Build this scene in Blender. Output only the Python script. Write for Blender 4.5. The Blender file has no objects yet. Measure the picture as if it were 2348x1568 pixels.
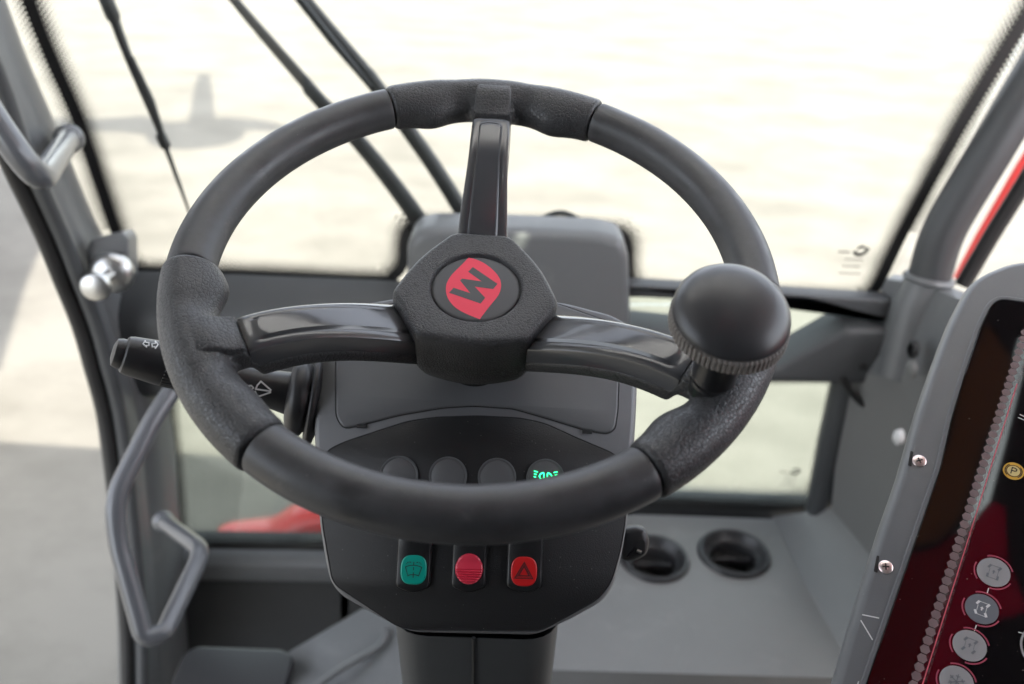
import bpy, bmesh, math, random
from mathutils import Vector, Matrix
from math import sin, cos, pi, radians, atan2, hypot
random.seed(4)
S = bpy.context.scene
COL = S.collection
# ------------------------------------------------------------------ camera, sky, sun, exposure
FPX = 1826.0                        # focal length, in pixels of a 2347 px wide picture
PITCH, ROLL = radians(30), radians(2)
C0 = Vector((0, 0, 2.1))
FW = Vector((0, cos(PITCH), -sin(PITCH)))
U_ = Vector((0, sin(PITCH), cos(PITCH)))
X_ = Vector((1, 0, 0))
RT = cos(ROLL) * X_ + sin(ROLL) * U_
UP = cos(ROLL) * U_ - sin(ROLL) * X_
cd = bpy.data.cameras.new('camera')
cam = bpy.data.objects.new('camera', cd); COL.objects.link(cam)
cam.matrix_world = Matrix(((RT.x, UP.x, -FW.x, C0.x), (RT.y, UP.y, -FW.y, C0.y), (RT.z, UP.z, -FW.z, C0.z), (0, 0, 0, 1)))
cd.sensor_width = 36; cd.lens = FPX / 2347 * 36
cd.clip_start = 0.02; cd.clip_end = 2000
cd.dof.use_dof = True; cd.dof.focus_distance = 0.525; cd.dof.aperture_fstop = 4.8
S.camera = cam
SUN_DIR = Vector((0.327, -0.51, 1.0)).normalized()      # from the scene towards the sun
w = bpy.data.worlds.new('World'); S.world = w; w.use_nodes = True
nt = w.node_tree; bg = nt.nodes['Background']
sky = nt.nodes.new('ShaderNodeTexSky'); sky.sky_type = 'NISHITA'; sky.sun_disc = False
sky.sun_elevation = math.asin(SUN_DIR.z); sky.sun_rotation = atan2(SUN_DIR.x, SUN_DIR.y)
sky.air_density = 1.0; sky.dust_density = 2.5; sky.ozone_density = 0.6
hz = nt.nodes.new('ShaderNodeHueSaturation'); hz.inputs['Saturation'].default_value = .35      # a hazy, whitish sky
nt.links.new(sky.outputs[0], hz.inputs['Color']); nt.links.new(hz.outputs[0], bg.inputs[0]); bg.inputs[1].default_value = 0.15
sd = bpy.data.lights.new('sun', 'SUN'); sd.energy = 2.0; sd.angle = radians(0.6); sd.color = (1, .93, .82)
so = bpy.data.objects.new('sun', sd); COL.objects.link(so)
so.rotation_euler = SUN_DIR.to_track_quat('Z', 'Y').to_euler(); so.location = (3, -5, 9)
S.view_settings.view_transform = 'Standard'; S.view_settings.look = 'None'
S.view_settings.exposure = 2.62; S.view_settings.gamma = 1
S.render.engine = 'CYCLES'

# ------------------------------------------------------------------ geometry helpers
def ray(x, y): return FW + RT * ((x - 1173.5) / FPX) - UP * ((y - 784) / FPX)
def at(x, y, d): return C0 + ray(x, y) * d
class Plane:
    """A flat face of the real thing: point, normal, in-plane x axis."""
    def __init__(s, P, n, xh=(1, 0, 0)):
        s.P = Vector(P); s.n = Vector(n).normalized(); xh = Vector(xh)
        s.x = (xh - s.n * xh.dot(s.n)).normalized(); s.y = s.n.cross(s.x)
    def hit(s, x, y, h=0):
        d = ray(x, y); P = s.P + s.n * h
        return C0 + d * ((P - C0).dot(s.n) / d.dot(s.n))
    def loc(s, x, y, h=0):
        q = s.hit(x, y, h) - s.P
        return (q.dot(s.x), q.dot(s.y))
    def M(s, u, v, h): return s.P + s.x * u + s.y * v + s.n * h
    def locs(s, pts, h=0): return [s.loc(x, y, h) for x, y in pts]
IDENT = lambda u, v, h: Vector((u, v, h))

ROOT = {}
def thing(name, label, cat, loc=(0, 0, 0), group=None, mat=None):
    o = bpy.data.objects.new(name, None); COL.objects.link(o)
    m = mat if mat is not None else Matrix.Translation(Vector(loc))
    o.matrix_world = m; ROOT[o.name] = m.copy()
    o.empty_display_size = 0.05
    tag(o, label, cat, group)
    return o
def tag(o, label=None, cat=None, group=None, kind=None):
    if label: o['label'] = label
    if cat: o['category'] = cat
    if group: o['group'] = group
    if kind: o['kind'] = kind
    return o
def root_of(o):
    while o.parent: o = o.parent
    return o
def obj(name, bm, mat, parent=None, local=False, smooth=40, label=None):
    """link bm as ONE mesh object; vertices are world ones unless local"""
    bmesh.ops.recalc_face_normals(bm, faces=bm.faces)
    if parent is not None and not local:
        r = root_of(parent)
        if r.name in ROOT: bm.transform(ROOT[r.name].inverted())
    me = bpy.data.meshes.new(name)
    if smooth:
        for f in bm.faces: f.smooth = True
        sa = radians(smooth)
        for e in bm.edges:
            if len(e.link_faces) == 2 and e.calc_face_angle(0) > sa: e.smooth = False
    bm.to_mesh(me); bm.free()
    o = bpy.data.objects.new(name, me); COL.objects.link(o)
    if mat: me.materials.append(mat)
    if parent is not None: o.parent = parent
    if label: o['label'] = label
    return o
def apply_mods(o):
    dg = bpy.context.evaluated_depsgraph_get()
    me = bpy.data.meshes.new_from_object(o.evaluated_get(dg))
    old = o.data; o.modifiers.clear(); me.name = old.name; o.data = me
    bpy.data.meshes.remove(old)
    for p in me.polygons: p.use_smooth = True

def rnd(pts, r, seg=6):
    """round the corners of a closed polygon; r is one radius or a list"""
    n = len(pts); out = []
    for i in range(n):
        p = Vector(pts[i]); a = Vector(pts[i - 1]); b = Vector(pts[(i + 1) % n])
        rr = r[i] if isinstance(r, (list, tuple)) else r
        da = (a - p); db = (b - p); la, lb = da.length, db.length
        if rr <= 0 or la < 1e-9 or lb < 1e-9: out.append(tuple(p)); continue
        da /= la; db /= lb
        k = min(rr, la * .48, lb * .48)
        for j in range(seg + 1):
            t = j / seg
            q = (p + da * k) * (1 - t) ** 2 + p * 2 * t * (1 - t) + (p + db * k) * t * t
            out.append(tuple(q))
    return out
def area(p): return sum(p[i][0] * p[(i + 1) % len(p)][1] - p[(i + 1) % len(p)][0] * p[i][1] for i in range(len(p))) / 2
def inset(p, d):
    if abs(d) < 1e-9: return list(p)
    n = len(p); s = 1 if area(p) > 0 else -1; out = []
    for i in range(n):
        a = Vector(p[i - 1]); b = Vector(p[i]); c = Vector(p[(i + 1) % n])
        e1 = (b - a); e2 = (c - b)
        if e1.length < 1e-9: e1 = e2.copy()
        if e2.length < 1e-9: e2 = e1.copy()
        e1.normalize(); e2.normalize()
        n1 = Vector((-e1.y, e1.x)) * s; n2 = Vector((-e2.y, e2.x)) * s
        m = n1 + n2
        if m.length < 1e-6: m = n1
        m.normalize(); k = max(m.dot(n1), .5)
        out.append(tuple(b + m * (d / k)))
    return out
def slab(outline, levels, M=IDENT, cuts=None, cap0=True, cap1=True, bm=None):
    """closed outline swept through levels [(inset, h), ...]; cuts=(du,dv) adds inner vertices before bending by M"""
    b = bmesh.new(); rings = []
    for ins, h in levels:
        rings.append([b.verts.new((x, y, h)) for x, y in inset(outline, ins)])
    n = len(outline)
    for r0, r1 in zip(rings, rings[1:]):
        for i in range(n):
            j = (i + 1) % n; b.faces.new((r0[i], r0[j], r1[j], r1[i]))
    if cap0: b.faces.new(rings[0][::-1])
    if cap1: b.faces.new(rings[-1])
    if cuts:
        xs = [p[0] for p in outline]; ys = [p[1] for p in outline]
        for ax, st, lo, hi in ((0, cuts[0], min(xs), max(xs)), (1, cuts[1], min(ys), max(ys))):
            if not st: continue
            v = lo + st
            while v < hi:
                co = [0, 0, 0]; no = [0, 0, 0]; co[ax] = v; no[ax] = 1
                bmesh.ops.bisect_plane(b, geom=b.verts[:] + b.edges[:] + b.faces[:], plane_co=co, plane_no=no)
                v += st
    for v in b.verts: v.co = M(*v.co)
    if bm is None: return b
    me = bpy.data.meshes.new('t'); b.to_mesh(me); b.free(); bm.from_mesh(me); bpy.data.meshes.remove(me)
    return bm
def bevel_levels(h0, h1, b, k=3):
    """a slab standing from h0 up to h1 with a rounded top edge b"""
    L = [(0, h0)]
    for j in range(k + 1):
        a = pi / 2 * j / k
        L.append((b * (1 - cos(a)), h1 - b + b * sin(a)))
    return L
def spline(pts, n=8, closed=False):
    P = [Vector(p) for p in pts]; out = []
    N = len(P); R_ = range(N if closed else N - 1)
    for i in R_:
        p0 = P[i - 1] if (closed or i > 0) else P[0] * 2 - P[1]
        p1 = P[i]; p2 = P[(i + 1) % N]
        p3 = P[(i + 2) % N] if (closed or i + 2 < N) else p2 * 2 - p1
        for j in range(n):
            t = j / n
            out.append(.5 * ((2 * p1) + (p2 - p0) * t + (2 * p0 - 5 * p1 + 4 * p2 - p3) * t * t + (3 * p1 - p0 - 3 * p2 + p3) * t ** 3))
    if not closed: out.append(P[-1].copy())
    return out
def tube(pts, r, seg=16, bm=None, caps=True, flat=(1, 1)):
    """r: number or list; flat scales the two section axes"""
    if bm is None: bm = bmesh.new()
    P = [Vector(p) for p in pts]; N = len(P)
    T = [((P[min(i + 1, N - 1)] - P[max(i - 1, 0)]).normalized()) for i in range(N)]
    ref = Vector((0, 0, 1)) if abs(T[0].z) < .9 else Vector((1, 0, 0))
    s = T[0].cross(ref).normalized(); rings = []
    for i in range(N):
        s = (s - T[i] * s.dot(T[i])).normalized(); q = T[i].cross(s)
        rr = r[i] if isinstance(r, (list, tuple)) else r
        rings.append([bm.verts.new(P[i] + s * (cos(2 * pi * k / seg) * rr * flat[0]) + q * (sin(2 * pi * k / seg) * rr * flat[1])) for k in range(seg)])
    for a, b in zip(rings, rings[1:]):
        for k in range(seg):
            bm.faces.new((a[k], a[(k + 1) % seg], b[(k + 1) % seg], b[k]))
    if caps: bm.faces.new(rings[0][::-1]); bm.faces.new(rings[-1])
    return bm
def lathe(prof, M=IDENT, seg=48, bm=None, rf=None):
    """prof [(r,h)...] around the h axis of M; rf(angle, r, h) may change r"""
    if bm is None: bm = bmesh.new()
    rings = []
    for r, h in prof:
        if r < 1e-6: rings.append([bm.verts.new(M(0, 0, h))]); continue
        ring = []
        for k in range(seg):
            a = 2 * pi * k / seg; q = rf(a, r, h) if rf else r
            ring.append(bm.verts.new(M(cos(a) * q, sin(a) * q, h)))
        rings.append(ring)
    for a, b in zip(rings, rings[1:]):
        for k in range(seg):
            k2 = (k + 1) % seg
            if len(a) == 1 and len(b) == 1: continue
            if len(a) == 1: bm.faces.new((a[0], b[k2], b[k]))
            elif len(b) == 1: bm.faces.new((a[k], a[k2], b[0]))
            else: bm.faces.new((a[k], a[k2], b[k2], b[k]))
    return bm
def box(c, s, bm=None, rot=None):
    if bm is None: bm = bmesh.new()
    m = Matrix.Translation(Vector(c)) @ (rot if rot else Matrix.Identity(4)) @ Matrix.Diagonal((s[0], s[1], s[2], 1))
    bmesh.ops.create_cube(bm, size=1, matrix=m)
    return bm
def bevel(bm, w, seg=3, ang=30):
    es = [e for e in bm.edges if len(e.link_faces) == 2 and e.calc_face_angle(0) > radians(ang)]
    bmesh.ops.bevel(bm, geom=es, offset=w, segments=seg, profile=.5, affect='EDGES', clamp_overlap=True)
    return bm
def loft(lines, bm=None, closed=False):
    if bm is None: bm = bmesh.new()
    R_ = [[bm.verts.new(Vector(p)) for p in l] for l in lines]
    pairs = list(zip(R_, R_[1:])) + ([(R_[-1], R_[0])] if closed else [])
    for a, b in pairs:
        for i in range(len(a) - 1): bm.faces.new((a[i], a[i + 1], b[i + 1], b[i]))
    return bm
def solid_loft(lines, th):
    """a lofted sheet given thickness th along a direction vector"""
    th = Vector(th)
    bm = loft(lines); 
    fr = bmesh.ops.extrude_face_region(bm, geom=bm.faces[:])
    for v in [g for g in fr['geom'] if isinstance(g, bmesh.types.BMVert)]: v.co += th
    return bm
def ribbon(pts, wd, M, h0, h1, bm=None, closed=False):
    """a printed stroke of width wd along 2D pts on a face M"""
    if bm is None: bm = bmesh.new()
    P = [Vector(p) for p in pts]; n = len(P); L = []; R2 = []
    for i in range(n):
        a = P[i - 1] if (i or closed) else P[i]; b = P[(i + 1) % n] if (i < n - 1 or closed) else P[i]
        e1 = (P[i] - a); e2 = (b - P[i])
        e1 = e1.normalized() if e1.length > 1e-9 else e2.normalized(); e2 = e2.normalized() if e2.length > 1e-9 else e1
        m = Vector((-(e1.y + e2.y), e1.x + e2.x)); m = m.normalized() if m.length > 1e-6 else Vector((-e1.y, e1.x))
        k = wd / 2 / max(m.dot(Vector((-e1.y, e1.x))), .4)
        L.append(P[i] + m * k); R2.append(P[i] - m * k)
    rr = range(n if closed else n - 1)
    vs = [[bm.verts.new(M(q.x, q.y, h)) for q in X] for X, h in ((L, h0), (L, h1), (R2, h1), (R2, h0))]
    for i in rr:
        j = (i + 1) % n
        for a, b in zip(vs, vs[1:] + vs[:1]): bm.faces.new((a[i], a[j], b[j], b[i]))
    if not closed:
        bm.faces.new([v[0] for v in vs]); bm.faces.new([v[-1] for v in vs][::-1])
    return bm
def arc(cx, cy, r, a0, a1, n=16, ry=None):
    ry = ry or r
    return [(cx + r * cos(radians(a0 + (a1 - a0) * i / n)), cy + ry * sin(radians(a0 + (a1 - a0) * i / n))) for i in range(n + 1)]

# ------------------------------------------------------------------ materials
def mat(name, col, rough=.5, metal=0, bump=None, var=0, spec=.5, coat=0, rvar=0, emit=None, vscale=8):
    m = bpy.data.materials.new(name); m.use_nodes = True; N = m.node_tree.nodes; L = m.node_tree.links
    b = N['Principled BSDF']; b.inputs['Base Color'].default_value = (*col, 1)
    b.inputs['Roughness'].default_value = rough; b.inputs['Metallic'].default_value = metal
    b.inputs['Specular IOR Level'].default_value = spec; b.inputs['Coat Weight'].default_value = coat
    b.inputs['Coat Roughness'].default_value = .04
    tc = N.new('ShaderNodeTexCoord')
    if var or rvar:
        n = N.new('ShaderNodeTexNoise'); n.inputs['Scale'].default_value = vscale; n.inputs['Detail'].default_value = 6; n.inputs['Roughness'].default_value = .65
        L.new(tc.outputs['Object'], n.inputs['Vector'])
        if var:
            r = N.new('ShaderNodeMapRange'); r.inputs['From Min'].default_value = .3; r.inputs['From Max'].default_value = .7
            r.inputs['To Min'].default_value = 1 - var; r.inputs['To Max'].default_value = 1 + var
            L.new(n.outputs['Fac'], r.inputs['Value'])
            mx = N.new('ShaderNodeVectorMath'); mx.operation = 'SCALE'; mx.inputs[0].default_value = col
            L.new(r.outputs[0], mx.inputs['Scale']); L.new(mx.outputs[0], b.inputs['Base Color'])
        if rvar:
            r = N.new('ShaderNodeMapRange'); r.inputs['From Min'].default_value = .35; r.inputs['From Max'].default_value = .65
            r.inputs['To Min'].default_value = max(rough - rvar, .02); r.inputs['To Max'].default_value = rough + rvar
            L.new(n.outputs['Fac'], r.inputs['Value']); L.new(r.outputs[0], b.inputs['Roughness'])
    if bump:
        kind, sc, dist, st = bump
        bp = N.new('ShaderNodeBump'); bp.inputs['Distance'].default_value = dist; bp.inputs['Strength'].default_value = st
        if kind == 'cell':
            wn = N.new('ShaderNodeTexNoise'); wn.inputs['Scale'].default_value = sc * .5; L.new(tc.outputs['Object'], wn.inputs['Vector'])
            ad = N.new('ShaderNodeMixRGB'); ad.blend_type = 'LINEAR_LIGHT'; ad.inputs[0].default_value = .0004
            L.new(tc.outputs['Object'], ad.inputs[1]); L.new(wn.outputs['Color'], ad.inputs[2])
            v = N.new('ShaderNodeTexVoronoi'); v.feature = 'DISTANCE_TO_EDGE'; v.inputs['Scale'].default_value = sc; v.inputs['Randomness'].default_value = .8
            L.new(ad.outputs[0], v.inputs['Vector'])
            r = N.new('ShaderNodeMapRange'); r.inputs['From Max'].default_value = .15; r.interpolation_type = 'SMOOTHSTEP'
            L.new(v.outputs['Distance'], r.inputs['Value']); L.new(r.outputs[0], bp.inputs['Height'])
            r3 = N.new('ShaderNodeMapRange'); r3.inputs['From Max'].default_value = .10; r3.inputs['To Min'].default_value = .6
            L.new(v.outputs['Distance'], r3.inputs['Value'])
            sc3 = N.new('ShaderNodeVectorMath'); sc3.operation = 'SCALE'; sc3.inputs[0].default_value = col
            L.new(r3.outputs[0], sc3.inputs['Scale']); L.new(sc3.outputs[0], b.inputs['Base Color'])
            # the creases between the grains are rougher, and darker in colour
            r2 = N.new('ShaderNodeMapRange'); r2.inputs['From Max'].default_value = .2
            r2.inputs['To Min'].default_value = min(rough + .15, 1); r2.inputs['To Max'].default_value = rough
            L.new(v.outputs['Distance'], r2.inputs['Value']); L.new(r2.outputs[0], b.inputs['Roughness'])
        else:
            v = N.new('ShaderNodeTexNoise'); v.inputs['Scale'].default_value = sc; v.inputs['Detail'].default_value = 3
            L.new(tc.outputs['Object'], v.inputs['Vector']); L.new(v.outputs['Fac'], bp.inputs['Height'])
        L.new(bp.outputs[0], b.inputs['Normal'])
    if emit:
        b.inputs['Emission Color'].default_value = (*emit[0], 1); b.inputs['Emission Strength'].default_value = emit[1]
    return m
def dusty(m, amount=.25, scale=900, col=(.45, .44, .42), thr=.66):
    """tiny specks of dust on a dark face"""
    N = m.node_tree.nodes; L = m.node_tree.links; b = N['Principled BSDF']
    tc = N.new('ShaderNodeTexCoord'); v = N.new('ShaderNodeTexVoronoi'); v.inputs['Scale'].default_value = scale
    L.new(tc.outputs['Object'], v.inputs['Vector'])
    r = N.new('ShaderNodeMapRange'); r.inputs['From Min'].default_value = .13; r.inputs['From Max'].default_value = .05
    L.new(v.outputs['Distance'], r.inputs['Value'])
    n = N.new('ShaderNodeSeparateColor'); L.new(v.outputs['Color'], n.inputs[0])
    g = N.new('ShaderNodeMath'); g.operation = 'GREATER_THAN'; g.inputs[1].default_value = thr; L.new(n.outputs[0], g.inputs[0])
    k = N.new('ShaderNodeMath'); k.operation = 'MULTIPLY'; L.new(g.outputs[0], k.inputs[0]); L.new(r.outputs[0], k.inputs[1])
    k2 = N.new('ShaderNodeMath'); k2.operation = 'MULTIPLY'; k2.inputs[1].default_value = amount; L.new(k.outputs[0], k2.inputs[0])
    mx = N.new('ShaderNodeMixRGB'); mx.inputs[2].default_value = (*col, 1); L.new(k2.outputs[0], mx.inputs[0])
    src = b.inputs['Base Color']
    if src.is_linked: L.new(src.links[0].from_socket, mx.inputs[1])
    else: mx.inputs[1].default_value = src.default_value[:]
    L.new(mx.outputs[0], b.inputs['Base Color'])
    return m
M_rub = dusty(mat('rim_rubber', (.049, .050, .054), .44, bump=('n', 1500, .0002, .4), var=.30, vscale=45, rvar=.10), .2, 260, thr=.9)
def scuffs(m, col=(.16, .155, .15), sc=14, lo=.60, hi=.72, k=.5):
    N = m.node_tree.nodes; L = m.node_tree.links; b = N['Principled BSDF']; tc = N.new('ShaderNodeTexCoord')
    n = N.new('ShaderNodeTexNoise'); n.inputs['Scale'].default_value = sc; n.inputs['Detail'].default_value = 9; n.inputs['Roughness'].default_value = .75; n.inputs['Distortion'].default_value = .6
    L.new(tc.outputs['Object'], n.inputs['Vector']); r = N.new('ShaderNodeMapRange'); r.inputs['From Min'].default_value = lo; r.inputs['From Max'].default_value = hi; r.inputs['To Max'].default_value = k
    L.new(n.outputs['Fac'], r.inputs['Value']); mx = N.new('ShaderNodeMixRGB'); mx.inputs[2].default_value = (*col, 1); L.new(r.outputs[0], mx.inputs[0])
    src = b.inputs['Base Color']
    if src.is_linked: L.new(src.links[0].from_socket, mx.inputs[1])
    else: mx.inputs[1].default_value = src.default_value[:]
    L.new(mx.outputs[0], b.inputs['Base Color']); return m
scuffs(M_rub)
M_lea = mat('grained_leather', (.042, .043, .046), .38, bump=('cell', 390, .0004, .6), var=0)
M_hub = mat('hub_leather', (.050, .051, .055), .38, bump=('cell', 500, .0004, .7))
M_gloss = mat('gloss_spoke', (.062, .064, .069), .18, spec=.6, coat=.25, rvar=.07, vscale=40)
M_black = mat('matt_black', (.012, .012, .013), .7)
M_disc = mat('hub_disc', (.068, .070, .075), .6, bump=('n', 1200, .0001, .3))
M_red = mat('logo_red', (.78, .045, .09), .6)
M_face = dusty(mat('panel_face', (.012, .012, .013), .55, bump=('n', 1300, .0003, .6)), .5, 420, thr=.88)
M_house = dusty(mat('console_grey', (.135, .138, .146), .44, bump=('n', 1600, .0002, .35), var=.06, vscale=20), .3, 260, thr=.95)
M_lid = dusty(mat('lid_grey', (.115, .118, .124), .44, bump=('n', 1600, .0002, .3), var=.06), .4, 200, thr=.96)
M_plas = mat('black_plastic', (.014, .014, .015), .33, bump=('n', 1800, .0001, .2))
M_plas2 = mat('soft_black_plastic', (.022, .022, .024), .42)
M_green = mat('green_button', (.0, .30, .23), .35)
M_redb = mat('red_button', (.62, .035, .07), .32)
M_redh = mat('hazard_button', (.55, .012, .014), .35)
M_ink = mat('dark_print', (.02, .03, .03), .6)
M_inkr = mat('dark_red_print', (.10, .006, .008), .6)
M_white = mat('white_print', (.65, .65, .65), .6)
M_lamp = mat('lit_symbol', (.0, .3, .08), .5, emit=((.02, .95, .25), 1.0))
M_blank = dusty(mat('indicator_lens', (.12, .122, .126), .35), .5, 500, thr=.9)
M_cab = mat('cab_grey', (.118, .123, .126), .42, var=.06, vscale=3)
M_cab = scuffs(M_cab, (.26, .26, .25), 6, .55, .75, .3)
M_cabd = mat('cab_dark', (.052, .055, .058), .5, var=.08, vscale=3)
M_floor = mat('floor_moulding', (.170, .175, .176), .55, var=.06, vscale=5, bump=('n', 300, .0006, .3))
M_floor = scuffs(M_floor, (.33, .33, .32), 5, .52, .75, .35)
M_wall = mat('side_trim', (.155, .156, .152), .55, var=.05, vscale=4)
M_seal = mat('rubber_seal', (.012, .012, .012), .6)
M_rail = mat('painted_rail', (.10, .105, .115), .28, spec=.6, coat=.2)
M_chrome = mat('zinc', (.50, .50, .49), .34, metal=1)
M_head = mat('headliner', (.60, .60, .58), .9)
M_machine = mat('machine_red', (.62, .035, .03), .3, coat=.3)
M_disp = dusty(mat('display_frame', (.12, .124, .132), .42, bump=('n', 900, .0002, .3), var=.05), .35, 400, thr=.93)
M_scr = dusty(mat('display_glass', (.006, .005, .006), .03, spec=.75), .5, 330, (.5, .42, .36), .9)
M_btn = mat('display_button', (.27, .265, .275), .45)
M_btn2 = mat('display_button_dark', (.13, .14, .16), .45)
M_bring = mat('button_ring', (.34, .06, .10), .4)
M_gold = mat('gold_symbol', (.62, .36, .05), .4)
M_screw = mat('pink_zinc_screw', (.80, .66, .64), .28, metal=.75)
M_wip = mat('wiper_black', (.022, .025, .026), .5)
M_knob = mat('knob_plastic', (.040, .041, .045), .34, bump=('n', 900, .0001, .2))
M_knobr = mat('knob_ring', (.19, .175, .16), .6)
M_mast = mat('mast_steel', (.3, .3, .3), .5)

def glass_mat(name, tint, gl=.06):
    m = bpy.data.materials.new(name); m.use_nodes = True; N = m.node_tree.nodes; L = m.node_tree.links; N.clear()
    o = N.new('ShaderNodeOutputMaterial'); t = N.new('ShaderNodeBsdfTransparent'); t.inputs[0].default_value = (*tint, 1)
    g = N.new('ShaderNodeBsdfGlossy'); g.inputs['Roughness'].default_value = .01
    fr = N.new('ShaderNodeFresnel'); fr.inputs[0].default_value = 1.45
    sc = N.new('ShaderNodeMath'); sc.operation = 'MULTIPLY'; sc.inputs[1].default_value = .5; L.new(fr.outputs[0], sc.inputs[0])
    x = N.new('ShaderNodeMixShader'); L.new(sc.outputs[0], x.inputs[0]); L.new(t.outputs[0], x.inputs[1]); L.new(g.outputs[0], x.inputs[2])
    L.new(x.outputs[0], o.inputs[0]); return m
M_glass = glass_mat('window_glass', (.985, .99, .975))
M_glass2 = glass_mat('tinted_glass', (.87, .91, .88))
def frit_mat(name='frit_dots', pitch=.0068, col=(.008, .008, .008)):
    """rows of baked dots that shrink away from the black border; UV: x metres along, y metres across"""
    m = bpy.data.materials.new(name); m.use_nodes = True; N = m.node_tree.nodes; L = m.node_tree.links; b = N['Principled BSDF']
    b.inputs['Base Color'].default_value = (*col, 1); b.inputs['Roughness'].default_value = .5
    uv = N.new('ShaderNodeUVMap'); sp = N.new('ShaderNodeSeparateXYZ'); L.new(uv.outputs[0], sp.inputs[0])
    def mt(op, a, b_=None, c=None):
        n = N.new('ShaderNodeMath'); n.operation = op
        for i, q in enumerate((a, b_, c)):
            if q is None: continue
            if isinstance(q, (int, float)): n.inputs[i].default_value = q
            else: L.new(q, n.inputs[i])
        return n.outputs[0]
    u, v = sp.outputs[0], sp.outputs[1]
    vr = mt('DIVIDE', v, pitch * .62); row = mt('FLOOR', vr); fv = mt('SUBTRACT', mt('FRACT', vr), .5)
    odd = mt('MULTIPLY', mt('MODULO', row, 2.0), .5)
    fu = mt('SUBTRACT', mt('FRACT', mt('ADD', mt('DIVIDE', u, pitch), odd)), .5)
    d = mt('SQRT', mt('ADD', mt('POWER', mt('MULTIPLY', fu, pitch), 2.0), mt('POWER', mt('MULTIPLY', fv, pitch * .62), 2.0)))
    rad = mt('MULTIPLY', mt('SUBTRACT', 1.0, mt('DIVIDE', row, 6.0)), pitch * .45)
    a = mt('LESS_THAN', d, rad); L.new(a, b.inputs['Alpha'])
    return m
M_frit = frit_mat()

def ground_mat():
    m = bpy.data.materials.new('pale_concrete'); m.use_nodes = True; N = m.node_tree.nodes; L = m.node_tree.links; b = N['Principled BSDF']
    b.inputs['Roughness'].default_value = .85; tc = N.new('ShaderNodeTexCoord')
    n = N.new('ShaderNodeTexNoise'); n.inputs['Scale'].default_value = .9; n.inputs['Detail'].default_value = 8; n.inputs['Roughness'].default_value = .7
    mp = N.new('ShaderNodeMapping'); mp.inputs['Scale'].default_value = (1, 1.6, 1); mp.inputs['Rotation'].default_value = (0, 0, .5)
    L.new(tc.outputs['Object'], mp.inputs[0]); L.new(mp.outputs[0], n.inputs['Vector'])
    r = N.new('ShaderNodeValToRGB'); r.color_ramp.elements[0].position = .36; r.color_ramp.elements[1].position = .60
    r.color_ramp.elements[0].color = (.106, .101, .085, 1); r.color_ramp.elements[1].color = (.152, .145, .125, 1)
    L.new(n.outputs['Fac'], r.inputs[0]); L.new(r.outputs[0], b.inputs['Base Color'])
    bp = N.new('ShaderNodeBump'); bp.inputs['Distance'].default_value = .02; bp.inputs['Strength'].default_value = .35
    L.new(n.outputs['Fac'], bp.inputs['Height']); L.new(bp.outputs[0], b.inputs['Normal'])
    return m

# ------------------------------------------------------------------ ground
bm = bmesh.new(); bmesh.ops.create_grid(bm, x_segments=40, y_segments=40, size=300)
tag(obj('ground', bm, ground_mat()), kind='structure')

# ------------------------------------------------------------------ the cab
WY = 1.15
WS = Plane((0, WY, 1.5), (0, -1, 0), (1, 0, 0))
def ws(pts, Y=WY): return [Plane((0, Y, 1.5), (0, -1, 0)).hit(x, y) for x, y in pts]
cab = thing('loader_cab', 'dark grey loader cab interior around the steering wheel, with windscreen, pillars, cross beam and floor', 'vehicle cab', (0, .6, .64))

# windscreen opening (clockwise in the photo), its black border band and dot rows
open_px = [(70, -30), (128, 120), (190, 262), (237, 400), (278, 524), (296, 578), (312, 600), (345, 611), (600, 620), (860, 632),
           (895, 622), (914, 595), (917, 550), (928, 520), (960, 508), (1180, 513), (1395, 521), (1436, 534), (1448, 562), (1450, 620), (1463, 650), (1500, 659),
           (1750, 668), (1950, 678), (1982, 668), (2004, 640), (2059, 524), (2189, 280), (2340, 28), (2376, -30)]
def frit_strip(name, poly2, plane, width, band, closed, parent, side=1, y=0.0):
    """poly2: 2D polyline in plane coords; dots grow from it to one side, a solid band to the other"""
    P = [Vector(p) for p in poly2]
    n = len(P); nor = []
    for i in range(n):
        a = P[i - 1] if (i or closed) else P[i]; b = P[(i + 1) % n] if (i < n - 1 or closed) else P[i]
        t = (b - a).normalized(); nor.append(Vector((-t.y, t.x)) * side)
    fb = bmesh.new(); uvl = fb.loops.layers.uv.new('uv'); s = 0; cum = [0]
    for i in range(n if closed else n - 1): s += (P[(i + 1) % n] - P[i]).length; cum.append(s)
    A = [fb.verts.new(plane.M(p.x, p.y, y)) for p in P]; B = [fb.verts.new(plane.M(p.x + q.x * width, p.y + q.y * width, y)) for p, q in zip(P, nor)]
    for i in range(n if closed else n - 1):
        j = (i + 1) % n; f = fb.faces.new((A[i], A[j], B[j], B[i]))
        for l, (a, b) in zip(f.loops, ((cum[i], 0), (cum[i + 1], 0), (cum[i + 1], width), (cum[i], width))): l[uvl].uv = (a, b + 1e-5)
    d = obj(name, fb, M_frit, parent, smooth=0)
    bb = bmesh.new()
    Q = [(p, p - q * band) for p, q in zip(P, nor)]
    v4 = [[bb.verts.new(plane.M(c.x, c.y, hh)) for c in cc] for cc, hh in (([q[0] for q in Q], y), ([q[1] for q in Q], y), ([q[1] for q in Q], y + .003), ([q[0] for q in Q], y + .003))]
    for i in range(n if closed else n - 1):
        j = (i + 1) % n
        for a, b in zip(v4, v4[1:] + v4[:1]): bb.faces.new((a[i], a[j], b[j], b[i]))
    e = obj('border', bb, M_seal, parent, smooth=30)
    return d, e
op = WS.locs(open_px)
fine = [tuple(v) for v in spline([(x, y, 0) for x, y in op], 4)]
fine = [(a, b) for a, b, _ in fine]
gx = bmesh.new()
glass_poly = WS.locs([(-40, -60), (250, 640), (440, 700), (2010, 700), (2430, -60)])
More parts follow.
